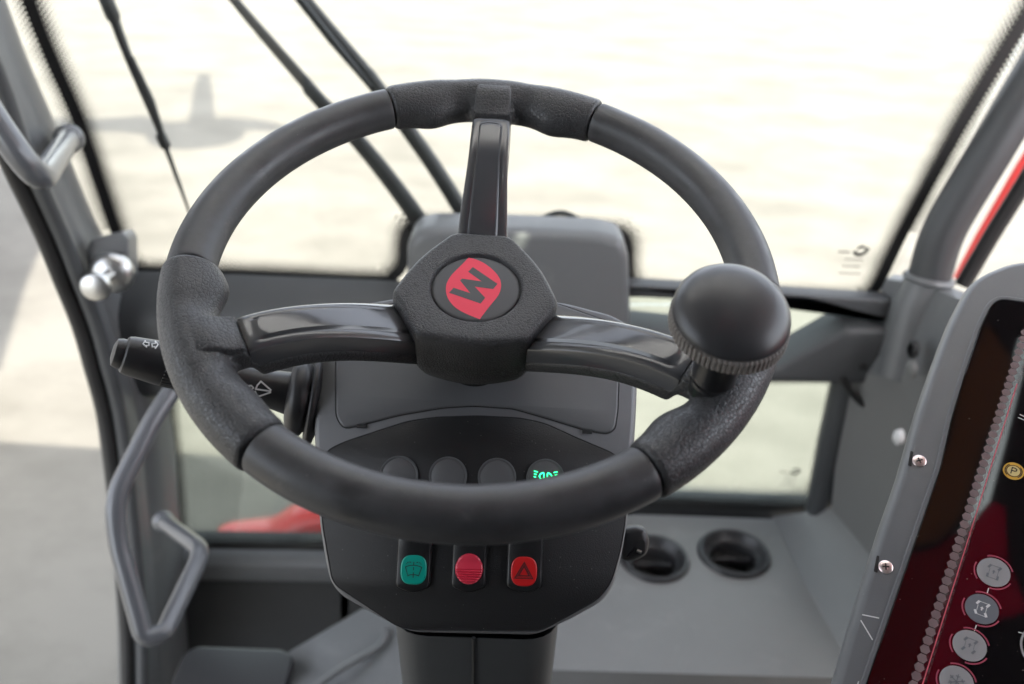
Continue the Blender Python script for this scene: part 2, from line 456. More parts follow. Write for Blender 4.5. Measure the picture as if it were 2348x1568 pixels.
slab(glass_poly, [(0, -.006), (0, 0)], WS.M, bm=gx)
wind = obj('windscreen', gx, M_glass, cab, smooth=0)
frit_strip('dot_border', fine, WS, .024, .016, False, wind, side=1, y=.0015)
# dots on the other side of the band, running up both sides
for seg in (fine[:17], fine[-13:]):
    q2 = []
    for i, p in enumerate(seg):
        a = Vector(seg[max(i - 1, 0)]); b = Vector(seg[min(i + 1, len(seg) - 1)]); t = (b - a).normalized(); q2.append(tuple(Vector(p) + Vector((t.y, -t.x)) * .0135))
    fb = bmesh.new(); uvl = fb.loops.layers.uv.new('uv'); s = 0
    for i in range(len(q2) - 1):
        a = Vector(q2[i]); b = Vector(q2[i + 1]); t = (b - a).normalized(); nn = Vector((t.y, -t.x)) * .022; L_ = (b - a).length
        vs = [fb.verts.new(WS.M(c.x, c.y, .0015)) for c in (a, b, b + nn, a + nn)]; f = fb.faces.new(vs)
        for l, uvv in zip(f.loops, ((s, 0), (s + L_, 0), (s + L_, .022), (s, .022))): l[uvl].uv = (uvv[0], uvv[1] + 1e-5)
        s += L_
    obj('dot_border', fb, M_frit, wind, smooth=0)

# left A pillar: lofted from the door seal (side plane) to the glass edge
SD = Plane((-.62, 0, 1.5), (1, 0, 0), (0, 1, 0))
seal_px = [(-170, -60), (-60, 160), (0, 322), (35, 402), (98, 535), (140, 640), (182, 745), (210, 842), (238, 947), (256, 1073), (270, 1200), (284, 1350), (291, 1450), (294, 1600)]
inner_px = [(0, -40), (60, 125), (118, 262), (155, 350), (222, 512), (292, 640), (325, 740), (362, 842), (388, 930), (404, 1050), (410, 1150), (418, 1240), (425, 1400), (440, 1600)]
sealL = [SD.hit(*p) for p in seal_px]; innL = ws(inner_px, WY - .012)
A = spline(sealL, 3); B = spline(innL, 3)
prof = [(0, 0), (.12, .012), (.3, .018), (.42, .008), (.48, .004), (.55, .012), (.75, .014), (.92, .006), (1, 0)]
lines = []
for t, k in prof:
    lines.append([a.lerp(b, t) + Vector((.6, -.8, 0)) * k for a, b in zip(A, B)])
bm = solid_loft(lines, (-.03, .03, 0))
pil = obj('left_pillar', bm, M_cab, cab, smooth=60)
bm = tube(A, .011, 12, flat=(1, 1)); obj('door_seal', bm, M_seal, pil)
bm = tube([p + Vector((.022, .004, 0)) for p in A], .010, 12); obj('door_frame_lip', bm, M_cabd, pil)

# cross beam below the windscreen
def beam(xa, xb, ya, yb, drop, name, m, Y0=1.135):
    """xa..xb in photo px at the top edge, ya/yb its y at both ends"""
    PA = Plane((0, Y0, 1.5), (0, -1, 0)).hit(xa, ya); PB = Plane((0, Y0, 1.5), (0, -1, 0)).hit(xb, yb)
    sec = [(0, 0), (-.010, -.003), (-.030, -.014), (-.052, -.030), (-.066, -.046), (-.073, -.066), (-.074, -.085), (-.073, -drop + .01), (-.064, -drop), (-.005, -drop), (.003, -drop + .01)]
    ls = [[Vector((x, P.y + dy, P.z + dz)) for dy, dz in sec + sec[:1]] for x, P in ((PA.x, PA), ((PA.x + PB.x) / 2, (PA + PB) / 2), (PB.x, PB))]
    bm = loft(ls); 
    es = [e for e in bm.edges if e.is_boundary]; bmesh.ops.holes_fill(bm, edges=es)
    return obj(name, bm, m, cab, smooth=35)
beam(262, 960, 618, 645, .195, 'cross_beam', M_cabd)
# raised cover over the wiper drive, in the middle
CP = Plane((0, 1.075, 1.5), (0, -1, 0))
cov = CP.locs([(930, 760), (930, 568), (948, 536), (988, 526), (1180, 530), (1375, 539), (1428, 552), (1443, 590), (1448, 760)])
bm = slab(rnd(cov, .012), [(0, -.066), (0, -.02), (.002, -.010), (.007, -.003), (.014, 0)], CP.M)
obj('wiper_drive_cover', bm, M_cab, cab, smooth=50)
# right hand side of the beam: thin rail under the glass, gap, angled bracket
RP = Plane((0, 1.10, 1.5), (0, -1, 0))
bm = slab(rnd(RP.locs([(1440, 655), (1760, 672), (2045, 690), (2060, 742), (1925, 720), (1850, 686), (1440, 683)]), .003), bevel_levels(-.03, 0, .004), RP.M)
obj('glass_rail', bm, M_cabd, cab)
bm = slab(rnd(RP.locs([(1430, 742), (1600, 760), (1765, 836), (1850, 790), (1935, 742), (2040, 742), (2010, 868), (1430, 860)]), [0, .02, .02, .02, .01, .006, .01, 0]), bevel_levels(-.05, .02, .010), RP.M)
br = obj('cross_beam', bm, M_cabd, cab, smooth=35)
bm = lathe([(.006, .0), (.006, .023), (.004, .025), (0, .0255)], lambda u, v, h: RP.M(RP.loc(1965, 825)[0] + u, RP.loc(1965, 825)[1] + v, h), 16); obj('bolt', bm, M_seal, br)
bm = tube(spline([RP.hit(*p, .02) for p in ((1930, 866), (1945, 892), (1968, 918), (1985, 932))], 4), .0055, 8); obj('cable_end', bm, M_seal, br)

# lower windows
def low_window(poly_px, right):
    po = WS.locs(poly_px); r = rnd(po, .02, 5)
    g = slab(inset(r, -.012), [(0, -.006), (0, 0)], WS.M)
    o = obj('lower_window', g, M_glass2, cab, smooth=0)
    s = 1 if area(r) > 0 else -1
    frit_strip('dot_border', r, WS, .018, .014, True, o, side=s, y=.002)
    return o
low_window([(386, 862), (780, 862), (790, 1246), (419, 1240)], False)
low_window([(1400, 862), (1922, 862), (1858, 1157), (1440, 1143)], True)
# glass behind the gap above the bracket
bm = slab(WS.locs([(1400, 680), (1990, 690), (1960, 870), (1400, 870)]), [(0, -.006), (0, 0)], WS.M); obj('gap_glass', bm, M_glass2, cab, smooth=0)

# front wall below / between the windows and the sill
bm = bmesh.new()
FP = Plane((0, WY + .012, 1.5), (0, -1, 0))
slab(FP.locs([(380, 1240), (800, 1246), (800, 1640), (380, 1640)]), [(0, -.03), (0, .0)], FP.M, bm=bm)
slab(FP.locs([(780, 850), (1450, 850), (1450, 1640), (780, 1640)]), [(0, -.03), (0, .0)], FP.M, bm=bm)
slab(FP.locs([(1440, 1143), (1870, 1160), (1990, 1260), (1990, 1400), (1440, 1400)]), [(0, -.03), (0, .0)], FP.M, bm=bm)
obj('front_wall', bm, mat('front_wall_black', (.035, .036, .037), .6, var=.1), cab, smooth=0)
bm = bmesh.new()
PAl, PBl = FP.hit(410, 1262), FP.hit(800, 1268)
ls = [[P + Vector((0, dy, dz)) for dy, dz in ((0, .01), (-.02, .008), (-.034, -.004), (-.036, -.03), (-.03, -.05), (0, -.055))] for P in (PAl, (PAl + PBl) / 2, PBl)]
loft(ls, bm); obj('sill', bm, M_cab, cab, smooth=40)

# floor, platform with the cup holders, right wall
ZF = .62
bm = box((-.1, .35, ZF - .02), (1.06, 1.66, .04)); fl = obj('cab_floor', bm, mat('floor_mat', (.07, .073, .076), .6, var=.1, vscale=6), cab, smooth=0)
M_toe = scuffs(mat('toe_plate_grey', (.095, .10, .103), .5), (.2, .2, .2), 7, .5, .75, .3)
# sloping toe plate left of the column
tp = [at(390, 1600, 1.27), at(430, 1512, 1.31), at(640, 1504, 1.31), at(830, 1392, 1.30), at(1000, 1400, 1.24), at(1000, 1650, 1.15)]
bm = bmesh.new(); vs = [bm.verts.new(p) for p in tp]; bm.faces.new(vs)
fr = bmesh.ops.extrude_face_region(bm, geom=bm.faces[:]); 
for v in [g for g in fr['geom'] if isinstance(g, bmesh.types.BMVert)]: v.co += Vector((0, .01, -.03))
bevel(bm, .006, 3); toe = obj('toe_plate', bm, M_toe, cab, smooth=30)
bm = tube(spline([at(*p) for p in ((690, 1600, 1.20), (770, 1540, 1.22), (855, 1490, 1.235), (882, 1465, 1.24), (880, 1440, 1.25))], 5), .006, 8); obj('groove_bead', bm, M_toe, toe)
bm = slab(rnd([(-.12, -.06), (.10, -.06), (.10, .045), (.07, .06), (-.10, .06), (-.12, .045)], .01), bevel_levels(0, .02, .006), lambda u, v, h: at(545, 1568, 1.24) + Vector((u * .8, v, 0)) + Vector((0, -.3, .95)) * h)
obj('foot_pedal', bm, M_plas2, cab)
bm = lathe([(.012, 0), (.012, .006), (.007, .010), (0, .011)], lambda u, v, h: at(521, 1513, 1.285) + Vector((u, v * .6, v * .8)) + Vector((0, -.6, .6)) * h, 20); obj('floor_bolt', bm, mat('pale_bolt', (.75, .74, .62), .4), toe)

HP = Plane(WS.hit(1600, 1180), (0, 0, 1), (1, 0, 0))   # the platform surface
ZP = HP.P.z
plat = HP.locs([(1330, 1175), (1780, 1190), (1841, 1334), (1925, 1484), (1970, 1556), (1240, 1535), (1260, 1400)])
holes = []
for (cx, cy, rr) in ((1500, 1282, .050), (1682, 1270, .053)):
    holes.append((HP.loc(cx, cy), rr))
# platform sheet with two round openings
bm = bmesh.new()
ed = []
def loop2(pts, h):
    v = [bm.verts.new(HP.M(x, y, h)) for x, y in pts]; return v, [bm.edges.new((v[i], v[(i + 1) % len(v)])) for i in range(len(v))]
platr = rnd(plat, .01, 3)
v, e_ = loop2(platr, 0); ed += e_
top_rings = []
for (c, rr) in holes:
    v, e_ = loop2([(c[0] + rr * cos(2 * pi * k / 40), c[1] + rr * .92 * sin(2 * pi * k / 40)) for k in range(40)], 0); ed += e_
bmesh.ops.triangle_fill(bm, use_beauty=True, edges=ed)
fr = bmesh.ops.extrude_edge_only(bm, edges=[e for e in bm.edges if e.is_boundary and (e.verts[0].co - HP.M(holes[0][0][0], holes[0][0][1], 0)).length > .07 and (e.verts[0].co - HP.M(holes[1][0][0], holes[1][0][1], 0)).length > .07])
for v in [g for g in fr['geom'] if isinstance(g, bmesh.types.BMVert)]: v.co.z -= .25
platf = obj('floor_console', bm, M_floor, cab, smooth=30)
for (c, rr) in holes:
    Mh = lambda u, v, h, c=c: HP.M(c[0] + u, c[1] + v * .92, h)
    bm = lathe([(rr + .012, .0005), (rr + .009, .007), (rr + .003, .008), (rr - .002, .002), (rr - .007, -.008), (rr - .010, -.009), (rr - .013, -.018), (rr - .015, -.03), (rr - .016, -.09), (0, -.09)], Mh, 48)
    o = obj('cup_holder', bm, M_plas2, platf, smooth=50)
    bm = lathe([(rr - .0150, -.03), (rr - .0150, -.040), (rr - .019, -.042), (rr - .0192, -.030), (rr - .0150, -.03)], Mh, 48); obj('inner_ring', bm, M_seal, o)
    obj('cup_flap', tube([Mh(-(rr - .017), .004, -.022), Mh(0, .016, -.030), Mh(rr - .017, .006, -.022)], .004, 8, flat=(1, 2.2)), M_plas2, o)
    bm = lathe([(rr - .0165, -.06), (0, -.06)], Mh, 48); obj('cup_bottom', bm, M_black, o)
# right wall: inclined lower trim and upright wall
r0 = [HP.hit(*p) for p in ((1771, 1185), (1841, 1334), (1925, 1484), (1990, 1600), (2040, 1700))]
r1 = [p + Vector((.11, .03, .05)) for p in r0]
r1 = [at(1905, 1165, 1.42), at(1998, 1275, 1.34), at(2110, 1450, 1.22), at(2200, 1600, 1.12), at(2250, 1700, 1.05)]
r2 = [at(1935, 860, 1.30), at(2060, 860, 1.22), at(2200, 860, 1.12), at(2330, 860, 1.04), at(2420, 860, .98)]
r3 = [at(2030, 640, 1.25), at(2110, 650, 1.2), at(2210, 690, 1.12), at(2330, 720, 1.04), at(2420, 740, .98)]
bm = solid_loft([r0, r1], (.0, .01, -.03)); obj('side_trim_lower', bm, M_floor, cab, smooth=60)
bm = solid_loft([r1, r2], (.02, .02, 0)); obj('side_wall', bm, M_wall, cab, smooth=60)
bm = solid_loft([r2, [a.lerp(b, .5) + Vector((-.004, -.004, 0)) for a, b in zip(r2, r3)], r3], (.02, .02, 0)); sw = obj('side_wall_upper', bm, M_cab, cab, smooth=60)
bm = tube([WS.hit(1945, 850, .03), WS.hit(1908, 1010, .03), WS.hit(1873, 1190, .03)], .024, 12); obj('corner_post', bm, M_cabd, cab)
bm = lathe([(.011, 0), (.011, .008), (.006, .012), (0, .013)], lambda u, v, h: at(2066, 1000, 1.14) + Vector((0, u, v)) + Vector((-1, -.4, 0)) * h, 20); obj('wall_stud', bm, mat('pale_stud', (.6, .6, .6), .4), cab)
bm = lathe([(.013, 0), (.013, .006), (.010, .008), (.010, .002), (0, .001)], lambda u, v, h: at(2097, 800, 1.155) + Vector((0, u, v)) + Vector((-1, -.4, 0)) * h, 20); obj('wall_socket', bm, M_seal, cab)
bm = lathe([(.014, 0), (.012, .006), (0, .010)], lambda u, v, h: at(2092, 845, 1.155) + Vector((0, u, v)) + Vector((-1, -.4, 0)) * h, 20); obj('socket_cap', bm, M_wall, cab)

# right pillar tube with its weld ring, and the side window border beyond it
pt = [at(2128, 640, 1.20), at(2166, 524, 1.17), at(2268, 350, 1.13), at(2400, 125, 1.09), at(2520, -80, 1.05)]
bm = tube(spline(pt, 6), .030, 28); rp = obj('right_pillar', bm, M_cabd, cab)
ax_ = (pt[0] - pt[1]).normalized()
bm = tube([pt[0] - ax_ * .006, pt[0], pt[0] + ax_ * .004], [.034, .037, .034], 28); obj('weld_ring', bm, M_cab, rp)
bm = tube([pt[0] + ax_ * .004, at(2100, 700, 1.215), at(2060, 860, 1.25)], [.032, .036, .036], 28); obj('pillar_foot', bm, M_cab, rp)
bm = tube([at(*p) for p in ((2205, 655, 1.2), (2272, 540, 1.17), (2350, 415, 1.13), (2470, 220, 1.08))], .012, 8); obj('side_window_border', bm, M_seal, cab)
bm = tube([at(*p) for p in ((2196, 640, 1.5), (2249, 540, 1.47), (2330, 400, 1.42), (2460, 185, 1.38))], .010, 8)
tag(obj('red_rail', bm, M_machine), 'thin red rail seen just outside the right pillar', 'rail')

# roof, rear uprights and rear wall of the cab (above and behind the picture)
def roof_hit(x, y, z=2.76):
    d = ray(x, y).normalized(); P = DP.hit(x, y); r = d - DP.n * (2 * d.dot(DP.n)); return P + r * ((z - P.z) / r.z)
dn = Vector((-.38, -.52, 1.0)).normalized()
DP = Plane(at(2150, 1300, .515), dn, at(2300, 1330, .50) - at(2150, 1300, .515))      # face of the control display
bm = bmesh.new()
# roof with an added window; coloured sheets there shape the reflection on the display
for (xa, xb, ya, yb) in ((-1.25, 1.25, -1.1, -.62), (-1.25, 1.25, .60, .64), (-1.25, 1.25, 1.04, 1.08), (-1.25, -.60, .64, 1.04), (.60, 1.25, .64, 1.04), (-1.25, -.42, -.62, .60), (.55, 1.25, -.62, .60)):
    box(((xa + xb) / 2, (ya + yb) / 2, 2.79), (xb - xa - .0005, yb - ya - .0005, .05), bm)
rf = obj('roof', bm, M_head, cab, smooth=0)  # sides widened past the cab to block sun and shade the ground
obj('added_roof_pane', box((.065, -.01, 2.775), (.97, 1.22, .006)), M_glass2, rf, smooth=0)
def sheet(name, px, m, z=2.762):
    p = [roof_hit(x, y, z) for x, y in px]
    return obj(name, slab([(q.x, q.y) for q in p], [(0, z), (0, z + .003)]), m, rf, smooth=0)
def sheet_mat(name, col, k):
    m = bpy.data.materials.new(name); m.use_nodes = True; N = m.node_tree.nodes; L = m.node_tree.links; N.clear()
    o = N.new('ShaderNodeOutputMaterial'); t = N.new('ShaderNodeBsdfTranslucent'); t.inputs[0].default_value = (*[c * k for c in col], 1)
    d = N.new('ShaderNodeBsdfDiffuse'); d.inputs[0].default_value = (*[c * k for c in col], 1)
    x = N.new('ShaderNodeMixShader'); x.inputs[0].default_value = .25; L.new(t.outputs[0], x.inputs[1]); L.new(d.outputs[0], x.inputs[2]); L.new(x.outputs[0], o.inputs[0]); return m

holeA = [(2335, 775), (2362, 785), (2306, 1010), (2268, 1150), (2305, 1165), (2309, 1290), (2350, 1390), (2350, 1402), (2230, 1440), (2203, 1510), (2185, 1640), (1940, 1640), (2070, 1275), (2140, 1262), (2212, 1205), (2262, 1030)]
holeB = [(2262, 745), (2318, 830), (2285, 950), (2250, 1020), (2205, 1180), (2150, 1238), (2082, 1255), (2110, 1150), (2180, 1010), (2200, 900)]
bm = bmesh.new(); ed = []
for pts in ([(-.42, -.62), (.55, -.62), (.55, .60), (-.42, .60)], [tuple(roof_hit(x, y).xy) for x, y in holeA], [tuple(roof_hit(x, y).xy) for x, y in holeB]):
    v = [bm.verts.new((x, y, 2.768)) for x, y in pts]; ed += [bm.edges.new((v[i], v[(i + 1) % len(v)])) for i in range(len(v))]
bmesh.ops.triangle_fill(bm, use_beauty=True, edges=ed)
fr = bmesh.ops.extrude_face_region(bm, geom=bm.faces[:])
for v in [g for g in fr['geom'] if isinstance(g, bmesh.types.BMVert)]: v.co.z -= .003
obj('reflection_mask', bm, M_seal, rf, smooth=0)  # added dark mask; its holes frame the colours reflected in the display
obj('fill_light_panel', box((0, .84, 2.79), (1.2, .40, .004)), sheet_mat('fill_light_diffuser', (.95, .95, .93), .85), rf, smooth=0)  # added diffuser that gives soft fill light from above
sheet('red_reflection_sheet', [(2268, 1150), (2305, 1163), (2312, 1290), (2356, 1390), (2356, 1404), (2232, 1444), (2205, 1510), (2185, 1650), (2070, 1650), (2225, 1200)], sheet_mat('red_reflection_tint', (.44, .016, .10), 1.0))  # added tinted sheets, outlined so the display mirrors their colours
sheet('crimson_reflection_sheet', [(2222, 1200), (2068, 1650), (1935, 1650), (2066, 1272), (2140, 1258)], sheet_mat('crimson_reflection_tint', (.27, .012, .03), 1.0))
sheet('brown_reflection_sheet', [(2262, 735), (2326, 830), (2290, 955), (2255, 1025), (2210, 1186), (2150, 1246), (2074, 1262), (2104, 1150), (2172, 1010), (2192, 900)], sheet_mat('brown_reflection_tint', (.30, .17, .09), .8))
bm = box((0, -1.02, 1.7), (1.5, .04, 2.2)); obj('rear_wall', bm, M_cabd, cab, smooth=0)
for x in (-.62, .66):
    bm = box((x, -1.0, 1.7), (.07, .07, 2.15)); obj('rear_post', bm, M_cabd, cab, smooth=0)
bm = box((.72, -.25, 1.15), (.03, 1.4, 1.1)); obj('right_side_panel', bm, M_wall, cab, smooth=0)

# driver's seat behind the camera
seat = thing('driver_seat', 'black high backed driver seat behind the viewpoint', 'seat', (0, -.5, .64))
obj('seat_cushion', bevel(box((0, -.22, 1.12), (.52, .50, .14)), .04), M_black, seat, smooth=50)
obj('backrest', bevel(box((0, -.58, 1.62), (.52, .14, .95)), .05), M_black, seat, smooth=50)
obj('seat_base', box((0, -.3, .86), (.4, .4, .40)), M_black, seat, smooth=0)
obj('rear_quarter', box((-.66, -.62, 1.75), (.03, .80, 2.0)), M_cabd, cab, smooth=0)
obj('rear_quarter', box((.70, -.50, 1.75), (.03, 1.05, 2.0)), M_cabd, cab, smooth=0)
boom = thing('light_block_boom', 'unseen boom added along the right side of the cab to block daylight', 'boom', (1.45, -.6, .9))
obj('beam', bevel(box((1.45, -.9, 1.6), (.4, 3.2, .75)), .03), M_machine, boom, smooth=40)  # added out of view to keep daylight off the right side
# maker's stamps in the glass corners: a small mark and rows of tiny print
for (x, y, k) in ((1972, 572, 1.0), (1822, 1078, .8)):
    P0, st = WS.loc(x, y), bmesh.new()
    Mg = lambda u, v, h: WS.M(P0[0] + u * k, P0[1] + v * k, h)
    ribbon([(-.010, -.002), (-.006, -.007), (.001, -.008), (.007, -.004), (.011, .004)], .0055, Mg, .002, .0024, st)
    ribbon([(-.006, .002), (0, .006), (.006, .004)], .004, Mg, .002, .0024, st)
    sg = obj('glass_stamp', st, M_seal, wind, smooth=0)
    for r_, (a, b, wq) in enumerate(((-.034, -.016, .0026), (-.022, .008, .0016), (-.022, .006, .0016), (-.026, .010, .0016))):
        q = -.004 - r_ * .012
        obj('tiny_print', ribbon([(a, q), (b, q)], wq, Mg, .002, .0023), M_knobr, sg, smooth=0)
GP0 = Plane((0, 0, 0), (0, 0, 1))
vis = [GP0.hit(x, y) + SUN_DIR * (2.78 / SUN_DIR.z) for x, y in ((-160, 1010), (-60, 1008), (0, 1034), (50, 1060), (108, 1090), (150, 1072), (200, 1062), (260, 1072), (420, 1080), (900, 1096), (1500, 1125), (1900, 1145))]
vp = [(p.x, p.y) for p in vis]
obj('shadow_visor', slab(vp + [(vp[-1][0], 1.0815), (vp[0][0], 1.0815)], [(0, 2.775), (0, 2.80)]), M_cabd, rf, smooth=0)  # unseen visor, its edge cut to cast the wavy shadow line
# latch on the left pillar
LP = Plane(at(250, 590, 1.12), (.25, -.9, .3), (1, 0, 0))
bm = slab(rnd(LP.locs([(203, 572), (212, 548), (285, 530), (298, 545), (300, 640), (225, 650), (206, 630)]), .004), bevel_levels(-.05, .012, .004), LP.M)
la = obj('latch_block', bm, M_cab, cab, smooth=30)
ka = at(252, 630, 1.09); kb = at(222, 655, 1.04); kd = (kb - ka).normalized(); kp = Plane(ka, kd, (1, 0, 0))
bm = lathe([(0, -.02), (.026, -.02), (.028, -.016), (.028, -.006), (.022, 0), (.009, .004), (.008, .012), (.0085, kb_l := (kb - ka).length - .006), (.018, kb_l + .004), (.0195, kb_l + .010), (.017, kb_l + .016), (.010, kb_l + .0185), (0, kb_l + .0185)], kp.M, 32)
obj('latch_knob', bm, M_chrome, la, smooth=45)

# ------------------------------------------------------------------ grab rails
def rail(pts, r, label, name='grab_rail'):
    P = [at(*p) for p in pts]
    P3 = rnd([tuple(p) for p in P], [.045, .045, .045, .045] + [.045 if len(P) < 6 else .03] * (len(P) - 4), 7)
    P3 = [tuple(P[0])] + [q for q in P3[8:-8]] + [tuple(P[-1])]
    bm = tube(P3, r, 20)
    t = thing(name, label, 'grab rail', P[-1], 'grab rails on the left pillar')
    obj('bar', bm, M_rail, t)
    for a, b in ((P[-1], P[-2]),):
        d = (b - a).normalized(); pl = Plane(a, d, (1, 0, 0.1))
        obj('foot_flange', lathe([(r * 1.35, -.004), (r * 1.35, .002), (r * 1.2, .006), (r * 1.02, .009)], pl.M, 24), M_rail, t)
    return t
rail([(-120, 80, .80), (-40, 235, .82), (88, 420, .85), (158, 318, 1.10)], .0145, 'short grey grab rail cut off by the left edge, above the latch')
rail([(392, 900, .99), (352, 960, .97), (262, 1140, .93), (268, 1235, .93), (330, 1462, .93), (376, 1452, .94), (466, 1262, 1.04), (375, 1195, 1.19)], .0115, 'long bent grey grab rail beside the door opening, below the stalk')

# ------------------------------------------------------------------ wipers outside the glass
def wiper(pts, rad, label, name='windscreen_wiper', knots=(), flat=(1, 1), Y=1.20):
    P = ws(pts, Y)
    t = thing(name, label, 'wiper', P[0], 'wipers on the windscreen')
    obj('arm', tube(spline(P, 4), [rad[0] + (rad[1] - rad[0]) * i / (len(P) * 4 - 4) for i in range(len(P) * 4 - 3)], 8, flat=flat), M_wip, t, smooth=50)
    for (a, b, k) in knots:
        q = ws([a, b], Y - .004); obj('joint', tube([q[0], q[0].lerp(q[1], .15), q[0].lerp(q[1], .85), q[1]], [k * .7, k, k, k * .7], 8), M_wip, t, smooth=50)
    return t
t = wiper([(436, 492), (412, 425), (378, 333), (350, 262), (300, 145), (262, 45), (232, -40)], (.002, .0085), 'leftmost wiper, a narrow blade tapering to a thin tip', knots=(((232, -30), (264, 50), .0105), ((366, 305), (382, 340), .0085)))
obj('blade', tube(ws([(300, 130), (345, 230), (378, 330)], 1.192), [.004, .006, .005], 8), M_wip, t)
t = wiper([(985, 560), (960, 505), (880, 395), (800, 300), (735, 232), (700, 190), (600, 75), (520, -20)], (.0165, .0065), 'wiper arm rising from the middle cover, nearest the leftmost wiper', knots=(((700, 195), (750, 250), .0105),))
obj('pivot', lathe([(.022, -.02), (.022, 0), (.018, .006), (0, .007)], lambda u, v, h: ws([(985, 555)], 1.19)[0] + Vector((u, -h, v)), 20), M_wip, t)
t = wiper([(1100, 560), (1050, 470), (990, 375), (930, 290), (868, 205), (845, 175), (760, 75), (672, -30)], (.0135, .0100), 'thicker wiper passing just left of the upper spoke', knots=(((830, 155), (905, 255), .0115),))
obj('blade', tube(ws([(850, 200), (760, 92), (660, -35)], 1.185), [.004, .006, .006], 8), M_wip, t)
# loop handle outside, behind the cover
hp = ws([(1225, 545), (1230, 514), (1254, 496), (1285, 488), (1314, 497), (1334, 516), (1338, 550)], 1.19)
tag(obj('lifting_loop', tube(spline(hp, 5), .0048, 8), M_wip), 'small black loop standing up behind the middle cover', 'loop handle')

# ------------------------------------------------------------------ red bonnet outside the lower left window
BP = Plane((0, 1.45, 1.0), (0, -1, 0))
bn = BP.locs([(470, 1262), (520, 1256), (600, 1246), (636, 1222), (668, 1204), (735, 1194), (820, 1194), (820, 1380), (470, 1380)])
bm = slab(rnd(bn, .03), [(.02, -.12), (0, -.09), (0, -.04), (.008, -.012), (.02, 0)], BP.M)
tag(obj('front_mudguard', bm, M_machine, smooth=50), 'red front body panel seen through the lower left window', 'mudguard')

# ------------------------------------------------------------------ made-up mast outside, shaped to lay its shadow on the ground ahead
GP = Plane((0, 0, 0), (0, 0, 1))
Hm = 5.0; LIFT = SUN_DIR * (Hm / SUN_DIR.z)
def up_(x, y): return GP.hit(x, y) + LIFT
q0 = up_(450, 300)
mast = thing('shadow_mast', 'made-up steel mast beyond the frame, shaped to cast the shadow ahead', 'shadow caster', (-6.2, q0.y, 0))
obj('pole', tube([(-6.2, q0.y, 0), (-6.2, q0.y, Hm + .2)], .08, 16), M_mast, mast)
P_ = [Vector((-6.2, q0.y, Hm)), up_(215, 287), up_(300, 283), up_(380, 297), up_(520, 285), up_(600, 288), up_(680, 300)]
obj('arm', tube(P_, [.16, .20, .26, .20, .24, .16, .05], 14, flat=(1, 1)), M_mast, mast, smooth=50)
obj('shadow_bulge', lathe([(0, -.12), (.32, -.12), (.42, -.05), (.42, .05), (.3, .14), (0, .14)], lambda u, v, h: up_(450, 310) + Vector((u, v, h)), 24), M_mast, mast)
obj('shadow_stem', tube([up_(462, 285), up_(465, 230), up_(467, 172)], [.13, .11, .07], 12), M_mast, mast)
bm = box((-5.0, 2.3, 2.7), (4.8, 1.9, 5.4))  # unseen block added to shade the ground at far left
for k in range(9): box((-7.2 + k * .55, 3.27, 2.7), (.06, .05, 5.2), bm)
blocker = thing('shadow_block', 'made-up tall block left of the cab, beyond the frame, that casts shadow', 'container', (-5, 2.3, 0))
bmesh.ops.delete(bm, geom=bm.verts[:], context='VERTS')
obj('wall', box((-5.0, 2.3, 2.7), (4.8, 1.9, 5.4), bm), M_mast, blocker, smooth=0)
obj('shadow_sheet', slab([tuple((GP.hit(x, y) + SUN_DIR * (4.0 / SUN_DIR.z)).xy) for x, y in ((-700, 880), (0, 850), (60, 650), (98, 560), (112, 470), (70, 390), (-500, 380))], [(0, 4.0), (0, 4.08)]), M_mast, blocker, smooth=0)  # added sheet, outlined to cast the far left ground shadow
obj('door', box((-4.0, 3.27, 1.2), (1.0, .04, 2.1)), M_machine, blocker, smooth=0)  # detail on the added shadow block

# ------------------------------------------------------------------ steering wheel
E_, D0, CX, CY, YAW = radians(69.4), .5025, 1091.5, 600, -.05
WP = Plane(at(CX, CY, D0), (-sin(YAW) * cos(E_), -cos(E_) * cos(YAW), sin(E_)))
WM = Matrix(((WP.x.x, WP.y.x, WP.n.x, WP.P.x), (WP.x.y, WP.y.y, WP.n.y, WP.P.y), (WP.x.z, WP.y.z, WP.n.z, WP.P.z), (0, 0, 0, 1)))
wheel = thing('steering_wheel', 'black three spoke steering wheel with grained grips and red W emblem on its hub', 'steering wheel', mat=WM)
RW, RT_, RL, A0, HALF = .175, .0149, .0163, -1.3, 25.6
def ring_tube(a0, a1, r, n=60, edge=.0012, seg=32, shape=None):
    bm = bmesh.new(); rings = []
    for i in range(n + 1):
        t = i / n; t = t if 0 < i < n else t
        a = radians(a0 + (a1 - a0) * t)
        s = min(t, 1 - t) * radians(abs(a1 - a0)) * RW
        k = 1.0 if s > edge else (.88 + .12 * math.sqrt(max(0, 1 - (1 - s / edge) ** 2)))
        c = Vector((RW * cos(a), RW * sin(a), 0)); o = Vector((cos(a), sin(a), 0)); z = Vector((0, 0, 1))
        ring = []
        for j in range(seg):
            th = 2 * pi * j / seg; ro = cos(th) * r * k; zz = sin(th) * r * k
            if shape: ro, zz = shape(a0 + (a1 - a0) * t, th, ro, zz)
            ring.append(bm.verts.new(c + o * ro + z * zz))
        rings.append(ring)
    for p, q in zip(rings, rings[1:]):
        for j in range(seg): bm.faces.new((p[j], p[(j + 1) % seg], q[(j + 1) % seg], q[j]))
    if abs(a1 - a0) < 359: bm.faces.new(rings[0][::-1]); bm.faces.new(rings[-1])
    return bm
obj('rim_core', ring_tube(0, 360, .0126, 120), M_black, wheel, local=True)
